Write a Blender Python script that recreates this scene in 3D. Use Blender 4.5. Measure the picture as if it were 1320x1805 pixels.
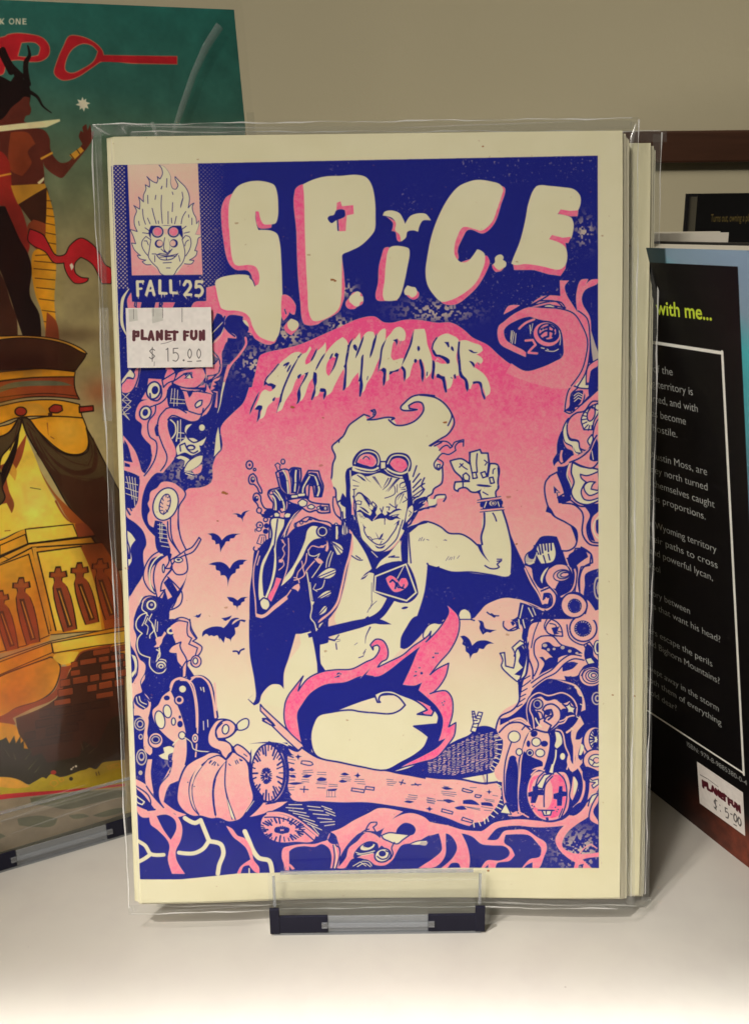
# Bagged riso zine on a small acrylic stand, on a white shop shelf.
import bpy, bmesh, math, random
import numpy as np
from mathutils import Vector, Matrix
random.seed(7); np.random.seed(7)
for o in list(bpy.data.objects): bpy.data.objects.remove(o)
MMS=0.001                      # the scene is laid out in millimetres
sc=bpy.context.scene
# ---------------------------------------------------------------- camera
CAM_R=((0.99992800,0.01199971,0.0),(-0.00360838,0.30068415,0.95371695),(-0.01144433,0.95364828,-0.30070580))
CAM_P=(0.97279,-254.20796,206.95757)
cd=bpy.data.cameras.new('camera'); cam=bpy.data.objects.new('camera',cd); sc.collection.objects.link(cam)
cd.sensor_fit='VERTICAL'; cd.sensor_height=36.0; cd.lens=1841.0/1805.0*36.0
cd.clip_start=0.01; cd.clip_end=50
m=Matrix.Identity(4)
for i in range(3):
    m[i][0]=CAM_R[i][0]; m[i][1]=CAM_R[i][1]; m[i][2]=-CAM_R[i][2]; m[i][3]=CAM_P[i]*MMS
cam.matrix_world=m; sc.camera=cam
cd.dof.use_dof=True; cd.dof.focus_distance=0.318; cd.dof.aperture_fstop=32.0
# ---------------------------------------------------------------- world and lamps
w=bpy.data.worlds.new('World'); sc.world=w; w.use_nodes=True
bg=w.node_tree.nodes['Background']; bg.inputs[0].default_value=(1.0,0.93,0.82,1); bg.inputs[1].default_value=0.035
def lamp(name,kind,loc,target,energy,col,**kw):
    d=bpy.data.lights.new(name,kind); d.energy=energy; d.color=col
    for k,v in kw.items(): setattr(d,k,v)
    o=bpy.data.objects.new(name,d); sc.collection.objects.link(o)
    o.location=Vector(loc)*MMS
    o.rotation_euler=(Vector(target)-Vector(loc)).to_track_quat('-Z','Y').to_euler()
    return o
lamp('shop_spotlight','SPOT',(-560,-440,1340),(0,-60,-10),80.0,(1.0,0.94,0.86),spot_size=math.radians(12.5),spot_blend=1.0,shadow_soft_size=0.03)
lamp('front_fill_light','SPOT',(-600,-960,1060),(40,-50,45),46.0,(1.0,0.94,0.85),spot_size=math.radians(30),spot_blend=1.0,shadow_soft_size=0.09)  # unseen fill, added to brighten the page and wall from the front
lamp('shelf_edge_strip_light','AREA',(0,-88,600),(0,-90,0),0.95,(1.0,0.975,0.94),shape='RECTANGLE',size=0.7,size_y=0.035,spread=math.radians(12.5)).rotation_euler=(0,0,0)
lamp('wall_fill_light','AREA',(-850,-1150,1500),(0,60,150),15.0,(1.0,0.92,0.80),shape='RECTANGLE',size=0.9,size_y=0.5)  # unseen soft fill, added to lift the wall and the whole scene
sc.view_settings.view_transform='Standard'; sc.view_settings.look='None'
sc.view_settings.exposure=0.0; sc.view_settings.gamma=1.0
sc.cycles.transparent_max_bounces=24; sc.cycles.max_bounces=10
# ---------------------------------------------------------------- materials
def lin(r,g,b,k=1.0):
    f=lambda c:(c/12.92 if c<=.04045 else ((c+.055)/1.055)**2.4)*k
    return (f(r/255),f(g/255),f(b/255),1)
class NT:
    def __init__(s,name):
        s.m=bpy.data.materials.new(name); s.m.use_nodes=True; s.t=s.m.node_tree; s.t.nodes.clear()
        s.out=s.n('ShaderNodeOutputMaterial')
    def n(s,t,**kw):
        x=s.t.nodes.new(t)
        for k,v in kw.items(): setattr(x,k,v)
        return x
    def l(s,a,b): s.t.links.new(a,b)
    def noise(s,scale,detail=3,rough=.5,vec=None,dist=0):
        x=s.n('ShaderNodeTexNoise'); x.inputs['Scale'].default_value=scale; x.inputs['Detail'].default_value=detail
        x.inputs['Roughness'].default_value=rough; x.inputs['Distortion'].default_value=dist
        if vec is not None: s.l(vec,x.inputs['Vector'])
        return x
    def ramp(s,fac,stops):
        r=s.n('ShaderNodeValToRGB'); e=r.color_ramp.elements
        while len(e)<len(stops): e.new(.5)
        for i,(p,c) in enumerate(stops): e[i].position=p; e[i].color=c if len(c)==4 else (*c,1)
        s.l(fac,r.inputs[0]); return r
    def mix(s,a,b,fac,mode='MIX'):
        x=s.n('ShaderNodeMix',data_type='RGBA',blend_type=mode)
        for i,v in ((6,a),(7,b)):
            if hasattr(v,'default_value') or hasattr(v,'is_linked'): s.l(v,x.inputs[i])
            else: x.inputs[i].default_value=v if len(v)==4 else (*v,1)
        if hasattr(fac,'is_linked'): s.l(fac,x.inputs[0])
        else: x.inputs[0].default_value=fac
        return x.outputs[2]
    def math(s,op,a,b=0.0):
        x=s.n('ShaderNodeMath',operation=op)
        for i,v in ((0,a),(1,b)):
            if hasattr(v,'is_linked'): s.l(v,x.inputs[i])
            else: x.inputs[i].default_value=v
        return x.outputs[0]
    def obj(s):
        return s.n('ShaderNodeTexCoord').outputs['Object']
    def principled(s,col,rough=.6,bump=None,bstr=.1,bdist=.0002,spec=.5,metal=0):
        p=s.n('ShaderNodeBsdfPrincipled')
        if hasattr(col,'is_linked'): s.l(col,p.inputs['Base Color'])
        else: p.inputs['Base Color'].default_value=col
        if hasattr(rough,'is_linked'): s.l(rough,p.inputs['Roughness'])
        else: p.inputs['Roughness'].default_value=rough
        p.inputs['Specular IOR Level'].default_value=spec; p.inputs['Metallic'].default_value=metal
        if bump is not None:
            b=s.n('ShaderNodeBump'); b.inputs['Strength'].default_value=bstr; b.inputs['Distance'].default_value=bdist
            s.l(bump,b.inputs['Height']); s.l(b.outputs[0],p.inputs['Normal'])
        s.l(p.outputs[0],s.out.inputs[0]); s.p=p
        return s.m
def mat_shelf():
    t=NT('white_laminate'); v=t.obj()
    a=t.noise(9,4,.6,v); b=t.noise(60,3,.6,v); f=t.noise(1400,2,.5,v)
    c=t.ramp(a.outputs[0],[(.3,(.45,.43,.39)),(.7,(.51,.485,.445))]).outputs[0]
    c=t.mix(c,(.44,.41,.385),t.ramp(b.outputs[0],[(.45,(0,0,0)),(.75,(.55,.55,.55))]).outputs[0])
    vo=t.n('ShaderNodeTexVoronoi'); vo.inputs['Scale'].default_value=85; t.l(v,vo.inputs['Vector'])
    sp=t.ramp(vo.outputs['Distance'],[(.0,(1,1,1)),(.035,(0,0,0))]).outputs[0]
    gate=t.ramp(t.noise(23,1,.5,v).outputs[0],[(.46,(0,0,0)),(.5,(1,1,1))]).outputs[0]
    sp=t.math('MULTIPLY',sp,gate); c=t.mix(c,(.22,.19,.16),t.math('MULTIPLY',sp,.75))
    r=t.math('ADD',t.math('MULTIPLY',b.outputs[0],.22),.24)
    return t.principled(c,r,f.outputs[0],.12,.0001,.35)
def mat_wall():
    t=NT('beige_wall_paint'); v=t.obj()
    a=t.noise(5,3,.5,v); f=t.noise(420,4,.65,v)
    c=t.ramp(a.outputs[0],[(.3,(.55,.495,.335)),(.7,(.59,.535,.37))]).outputs[0]
    return t.principled(c,.75,f.outputs[0],.18,.0004,.2)
def mat_wood(name,c1,c2,sx=(4,60,60)):
    t=NT(name); mp=t.n('ShaderNodeMapping'); t.l(t.obj(),mp.inputs[0]); mp.inputs['Scale'].default_value=sx
    a=t.noise(3,5,.6,mp.outputs[0],.6)
    return t.principled(t.ramp(a.outputs[0],[(.35,c1),(.65,c2)]).outputs[0],.45,a.outputs[0],.2,.0003,.4)
def mat_paper(name,c,dark=(.5,.46,.36)):
    t=NT(name); v=t.obj(); a=t.noise(30,4,.6,v); f=t.noise(2500,2,.5,v)
    col=t.mix(c,dark,t.ramp(a.outputs[0],[(.45,(0,0,0)),(.9,(.3,.3,.3))]).outputs[0])
    return t.principled(col,.8,f.outputs[0],.15,.0001,.15)
def mat_film(name,haze=.04,tint=(.97,.97,.96),gloss=1.0,rough=.06,bump=.35,scale=60,hcol=(.75,.75,.72)):
    """clear plastic sheet: mostly transparent, a fresnel gloss, a trace of milky haze"""
    t=NT(name); v=t.obj()
    tr=t.n('ShaderNodeBsdfTransparent'); tr.inputs[0].default_value=(*tint,1)
    g=t.n('ShaderNodeBsdfGlossy'); g.inputs['Roughness'].default_value=rough; g.inputs[0].default_value=(1,1,1,1)
    d=t.n('ShaderNodeBsdfDiffuse'); d.inputs[0].default_value=(*hcol,1)
    nz=t.noise(scale,2,.5,v); b=t.n('ShaderNodeBump'); b.inputs['Strength'].default_value=bump; b.inputs['Distance'].default_value=.0006
    t.l(nz.outputs[0],b.inputs['Height']); t.l(b.outputs[0],g.inputs['Normal'])
    lw=t.n('ShaderNodeLayerWeight'); lw.inputs['Blend'].default_value=.5; t.l(b.outputs[0],lw.inputs['Normal'])
    fr=t.math('ADD',t.math('MULTIPLY',t.math('POWER',lw.outputs['Facing'],5.0),.9),.045)
    m1=t.n('ShaderNodeMixShader'); m1.inputs[0].default_value=haze; t.l(tr.outputs[0],m1.inputs[1]); t.l(d.outputs[0],m1.inputs[2])
    m2=t.n('ShaderNodeMixShader'); t.l(t.math('MULTIPLY',fr,gloss),m2.inputs[0]); t.l(m1.outputs[0],m2.inputs[1]); t.l(g.outputs[0],m2.inputs[2])
    t.l(m2.outputs[0],t.out.inputs[0]); return t.m
def mat_plain(name,c,rough=.5,spec=.5,bump=0,bs=900):
    t=NT(name); v=t.obj(); a=t.noise(40,3,.6,v); f=t.noise(bs,2,.5,v)
    col=t.mix(c[:3],tuple(x*.75 for x in c[:3]),t.math('MULTIPLY',a.outputs[0],.35))
    return t.principled(col,rough,f.outputs[0],bump,.0002,spec)
M={}
M['shelf']=mat_shelf(); M['wall']=mat_wall()
M['rail']=mat_wood('dark_walnut_rail',(.055,.022,.011),(.085,.034,.018))
M['page']=mat_paper('cream_page_stock',(.70,.66,.50))
M['pages_white']=mat_paper('white_page_stock',(.62,.58,.50))
M['film']=mat_film('clear_bag_film',.004,tint=(.985,.985,.98),rough=.05,gloss=.4,bump=.12,scale=25)
M['film_edge']=mat_film('clear_bag_margin',.05,tint=(.93,.94,.93),rough=.14,bump=.8,scale=90)
M['crease_glint']=mat_film('bag_crease_highlight',.16,tint=(.95,.95,.95),rough=.2,hcol=(.8,.8,.78))  # highlight on bag creases put into a milky film colour
M['glint']=mat_film('bag_edge_glint',.55,tint=(.9,.9,.9),rough=.08,hcol=(.9,.9,.88),gloss=3)  # edge highlight put into a whitish, extra glossy film
M['tape']=mat_film('clear_tape_strip',.16,tint=(.93,.92,.88),rough=.18)
M['acrylic']=mat_film('clear_acrylic',.006,tint=(.975,.98,.98),rough=.04,bump=.05,scale=20,gloss=1.0)
M['acrylic_edge']=mat_film('acrylic_cut_edge',.22,tint=(.72,.74,.78),rough=.1,bump=.1,hcol=(.62,.64,.66))
M['dark_insert']=mat_plain('navy_insert',(.008,.008,.022),.45,.25,.1)
M['black']=mat_plain('black_card',(.012,.011,.012),.35,.5,.1)
M['sticker']=mat_paper('white_sticker_paper',(.74,.70,.66),(.6,.57,.53))
# ---------------------------------------------------------------- mesh helpers
def link(o): sc.collection.objects.link(o); return o
def tag(o,label=None,cat=None,group=None,kind=None):
    if label: o['label']=label
    if cat: o['category']=cat
    if group: o['group']=group
    if kind: o['kind']=kind
    return o
def empty(name,loc=(0,0,0)):
    o=bpy.data.objects.new(name,None); o.location=Vector(loc)*MMS; o.empty_display_size=.01; return link(o)
def mesh(name,verts,faces,mat,parent=None,uvs=None,smooth=False):
    me=bpy.data.meshes.new(name)
    pl=Vector(parent_world(parent)) if parent else Vector((0,0,0))
    me.from_pydata([Vector(v)*MMS-pl for v in verts],[],faces)
    if uvs is not None:
        ul=me.uv_layers.new(name='UVMap')
        for p in me.polygons:
            for li in p.loop_indices: ul.data[li].uv=uvs[me.loops[li].vertex_index]
    if smooth:
        for p in me.polygons: p.use_smooth=True
    me.materials.append(mat); me.update()
    o=bpy.data.objects.new(name,me); link(o)
    if parent: o.parent=parent
    return o
def parent_world(p):
    v=Vector((0,0,0))
    while p is not None: v=v+p.location; p=p.parent
    return v
class Frame:
    """a flat thing's own axes: u across, v up, n out of its face (mm)"""
    def __init__(s,o,u,v):
        s.o=np.array(o,float); s.u=np.array(u,float); s.v=np.array(v,float); s.n=np.cross(s.u,s.v)
    def p(s,u,v,n=0): return tuple(s.o+s.u*u+s.v*v+s.n*n)
def slab(name,F,u0,u1,v0,v1,n0,n1,mat,parent=None,bev=0):
    V=[F.p(u,v,n) for n in (n0,n1) for (u,v) in ((u0,v0),(u1,v0),(u1,v1),(u0,v1))]
    Fs=[(3,2,1,0),(4,5,6,7),(0,1,5,4),(1,2,6,5),(2,3,7,6),(3,0,4,7)]
    o=mesh(name,V,Fs,mat,parent)
    if bev:
        b=o.modifiers.new('bevel','BEVEL'); b.width=bev*MMS; b.segments=2
    return o
WF=Frame((0,0,0),(1,0,0),(0,1,0))
def box(name,x0,x1,y0,y1,z0,z1,mat,parent=None,bev=0): return slab(name,WF,x0,x1,y0,y1,z0,z1,mat,parent,bev)
def sheet(name,F,u0,u1,v0,v1,off,mat,parent=None,nu=40,nv=60,uvf=None,thick=0,edge=None,smooth=None):
    """a sheet of paper or film that may bend: off(u,v) is the offset out of the plane"""
    V=[];U=[]
    for j in range(nv+1):
        for i in range(nu+1):
            s=i/nu; r=j/nv
            a0,a1,b0,b1=(u0,u1,v0,v1)
            u=a0+(a1-a0)*s; v=b0+(b1-b0)*r
            if edge: u,v=edge(u,v,s,r)
            V.append(F.p(u,v,off(u,v))); U.append(uvf(u,v) if uvf else (s,r))
    Q=[(j*(nu+1)+i,j*(nu+1)+i+1,(j+1)*(nu+1)+i+1,(j+1)*(nu+1)+i) for j in range(nv) for i in range(nu)]
    o=mesh(name,V,Q,mat,parent,U,(not thick) if smooth is None else smooth)
    if thick:
        md=o.modifiers.new('thickness','SOLIDIFY'); md.thickness=thick*MMS; md.offset=-1
    return o
# ---------------------------------------------------------------- flat print
# A small scan-line painter: shapes are listed as points, drawn into ink arrays.
def smooth(pts, closed, n=5):
    P=np.asarray(pts,float); m=len(P)
    if m<3: return P
    out=[]
    T=np.zeros_like(P)
    for i in range(m):
        if not closed and i in (0,m-1): continue
        a=P[i]-P[i-1]; b=P[(i+1)%m]-P[i]
        la=np.hypot(*a)+1e-9; lb=np.hypot(*b)+1e-9
        c=(a@b)/(la*lb)
        if c>0.42: T[i]=(a/la+b/lb)*0.5
    rng=range(m if closed else m-1)
    for i in rng:
        p=P[i]; q=P[(i+1)%m]; L=np.hypot(*(q-p))
        t0=T[i]*L; t1=T[(i+1)%m]*L
        for k in range(n):
            s=k/n; s2=s*s; s3=s2*s
            out.append(p*(2*s3-3*s2+1)+t0*(s3-2*s2+s)+q*(-2*s3+3*s2)+t1*(s3-s2))
    if not closed: out.append(P[-1])
    return np.array(out)

class Canvas:
    def __init__(s, w, h, Hm, nch, cols):
        s.w=w; s.h=h; s.H=Hm; s.a=np.zeros((h,w,nch),np.float32); s.cols=cols
        s.unit=None
    def mp(s, P):
        P=np.asarray(P,float); q=np.c_[P,np.ones(len(P))]@s.H.T
        return q[:,:2]/q[:,2:3]
    def put(s, x0, y0, cov, col):
        h,w=cov.shape
        reg=s.a[y0:y0+h,x0:x0+w]
        c=s.cols[col]
        if callable(c):
            yy,xx=np.mgrid[y0:y0+h,x0:x0+w]
            c=c(xx,yy)
        else: c=np.array(c,np.float32)
        k=cov[...,None]
        reg *= (1-k); reg += k*c
    def fill_edges(s, E, col, ss=3, alpha=1.0):
        # E: (n,4) edges x0 y0 x1 y1 in canvas px
        x0=max(int(min(E[:,0].min(),E[:,2].min()))-1,0); x1=min(int(max(E[:,0].max(),E[:,2].max()))+2,s.w)
        y0=max(int(min(E[:,1].min(),E[:,3].min())),0); y1=min(int(max(E[:,1].max(),E[:,3].max()))+1,s.h)
        if x1<=x0 or y1<=y0: return
        cov=np.zeros((y1-y0,x1-x0+1))
        lo=np.minimum(E[:,1],E[:,3]); hi=np.maximum(E[:,1],E[:,3])
        dy=E[:,3]-E[:,1]; sl=(E[:,2]-E[:,0])/np.where(abs(dy)<1e-9,1,dy)
        W=x1-x0
        for r in range(y1-y0):
            row=cov[r]
            for k in range(ss):
                y=y0+r+(k+.5)/ss
                m=(lo<=y)&(hi>y)
                if not m.any(): continue
                xs=np.sort(E[m,0]+(y-E[m,1])*sl[m])-x0
                xs=np.clip(xs,0,W)
                for a,b in zip(xs[0::2],xs[1::2]):
                    if b<=a: continue
                    ia=int(a); ib=int(b)
                    if ia==ib: row[ia]+=b-a
                    else:
                        row[ia]+=ia+1-a; row[ib]+=b-ib
                        if ib>ia+1: row[ia+1:ib]+=1
        s.put(x0,y0,np.clip(cov[:,:W]/ss,0,1).astype(np.float32)*alpha,col)
    def poly(s, pts, col, alpha=1.0):
        q=s.mp(pts)
        s.fill_edges(np.c_[q,np.roll(q,-1,0)],col,alpha=alpha)
    def stroke(s, pts, wid, col, taper=0, alpha=1.0):
        P=np.asarray(pts,float); n=len(P)
        if n<2: return
        q=s.mp(P); e=s.mp(P[:1]+[[1,0]])-q[:1]; sc=np.hypot(*e[0])
        w=(max(wid*s.blue_gain,1.55) if (col=='B' and wid<3.2 and hasattr(s,'blue_gain')) else wid)*sc*np.ones(n)
        if taper:
            t=np.linspace(0,1,n)
            w*= (np.clip(np.minimum(t,1-t)*4,0.25,1) if taper==2 else 1-.8*t)
        r=w.max()/2+1.5
        x0=max(int(q[:,0].min()-r),0); x1=min(int(q[:,0].max()+r)+1,s.w)
        y0=max(int(q[:,1].min()-r),0); y1=min(int(q[:,1].max()+r)+1,s.h)
        if x1<=x0 or y1<=y0: return
        cov=np.zeros((y1-y0,x1-x0),np.float32)
        for i in range(n-1):
            a=q[i]; b=q[i+1]; rr=max(w[i],w[i+1])/2+1.5
            u0=max(int(min(a[0],b[0])-rr),x0); u1=min(int(max(a[0],b[0])+rr)+1,x1)
            v0=max(int(min(a[1],b[1])-rr),y0); v1=min(int(max(a[1],b[1])+rr)+1,y1)
            if u1<=u0 or v1<=v0: continue
            yy,xx=np.mgrid[v0:v1,u0:u1]
            dx,dy=b-a; L=dx*dx+dy*dy+1e-9
            t=np.clip(((xx+.5-a[0])*dx+(yy+.5-a[1])*dy)/L,0,1)
            d=np.hypot(xx+.5-a[0]-t*dx,yy+.5-a[1]-t*dy)
            c=np.clip((w[i]*(1-t)+w[i+1]*t)/2-d+.5,0,1)
            reg=cov[v0-y0:v1-y0,u0-x0:u1-x0]; np.maximum(reg,c,out=reg)
        s.put(x0,y0,cov*alpha,col)
    def draw(s, text):
        """one shape per line:  <op> x y x y ...   op = colour letter (fill), colour/outline, lower-case stroke"""
        ox=oy=0.; sc=1.
        for ln in text.strip().splitlines():
            ln=ln.split('#')[0].split()
            if not ln: continue
            op=ln[0]; v=[float(x) for x in ln[1:]]
            if op=='@':
                ox,oy=v[0],v[1]; sc=v[2] if len(v)>2 else 4.; continue
            f=lambda P: np.asarray(P,float)/sc+[ox,oy]
            if op=='ST':                         # radial ticks: cx cy rin ryin rout ryout n
                cx,cy,a1,b1,a2,b2,nn=v
                for i in range(int(nn)):
                    t=2*math.pi*i/nn+.05*math.sin(i*7); j=1+.18*math.sin(i*4.7)
                    s.stroke(f([[cx+a1*j*math.cos(t),cy+b1*j*math.sin(t)],[cx+a2*math.cos(t),cy+b2*math.sin(t)]]),(5+3*math.sin(i*2.3)**2)/sc,'B')
                continue
            if op=='HX':                         # rows of short light hatching on the dark log
                hatch_log(s,f,sc); continue
            if op[0]=='E':                       # ellipses  E<fill>[/<stroke><w>] cx cy rx ry [rot] 
                k=op[1:]; cx,cy,rx,ry=v[:4]; rot=math.radians(v[4]) if len(v)>4 else 0
                t=np.linspace(0,2*math.pi,int(14+min(rx,60)/2),endpoint=False)
                X=rx*np.cos(t);Y=ry*np.sin(t)
                pts=f(np.c_[cx+X*math.cos(rot)-Y*math.sin(rot),cy+X*math.sin(rot)+Y*math.cos(rot)]); closed=True
            else:
                k=op; pts=f(np.array(v).reshape(-1,2)); closed=None
            k,_,fl=k.partition(',')
            sharp='s' in fl; z='z' in fl; taper=1 if 't' in fl else 2 if 'i' in fl else 0
            if k[0].isupper():
                body,_,out=k.partition('/')
                q=pts if (sharp or op[0]=='E') else smooth(pts,True)
                s.poly(q,body[0])
                if out: s.stroke(np.r_[q,q[:1]],float(out[1:] or 5)/sc,out[0].upper())
            else:
                if closed: q=np.r_[pts,pts[:1]]
                elif z: q=smooth(pts,True) if not sharp else pts; q=np.r_[q,q[:1]]
                else: q=pts if sharp else smooth(pts,False)
                s.stroke(q,float(k[1:] or 5)/sc,k[0].upper(),taper)

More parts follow.
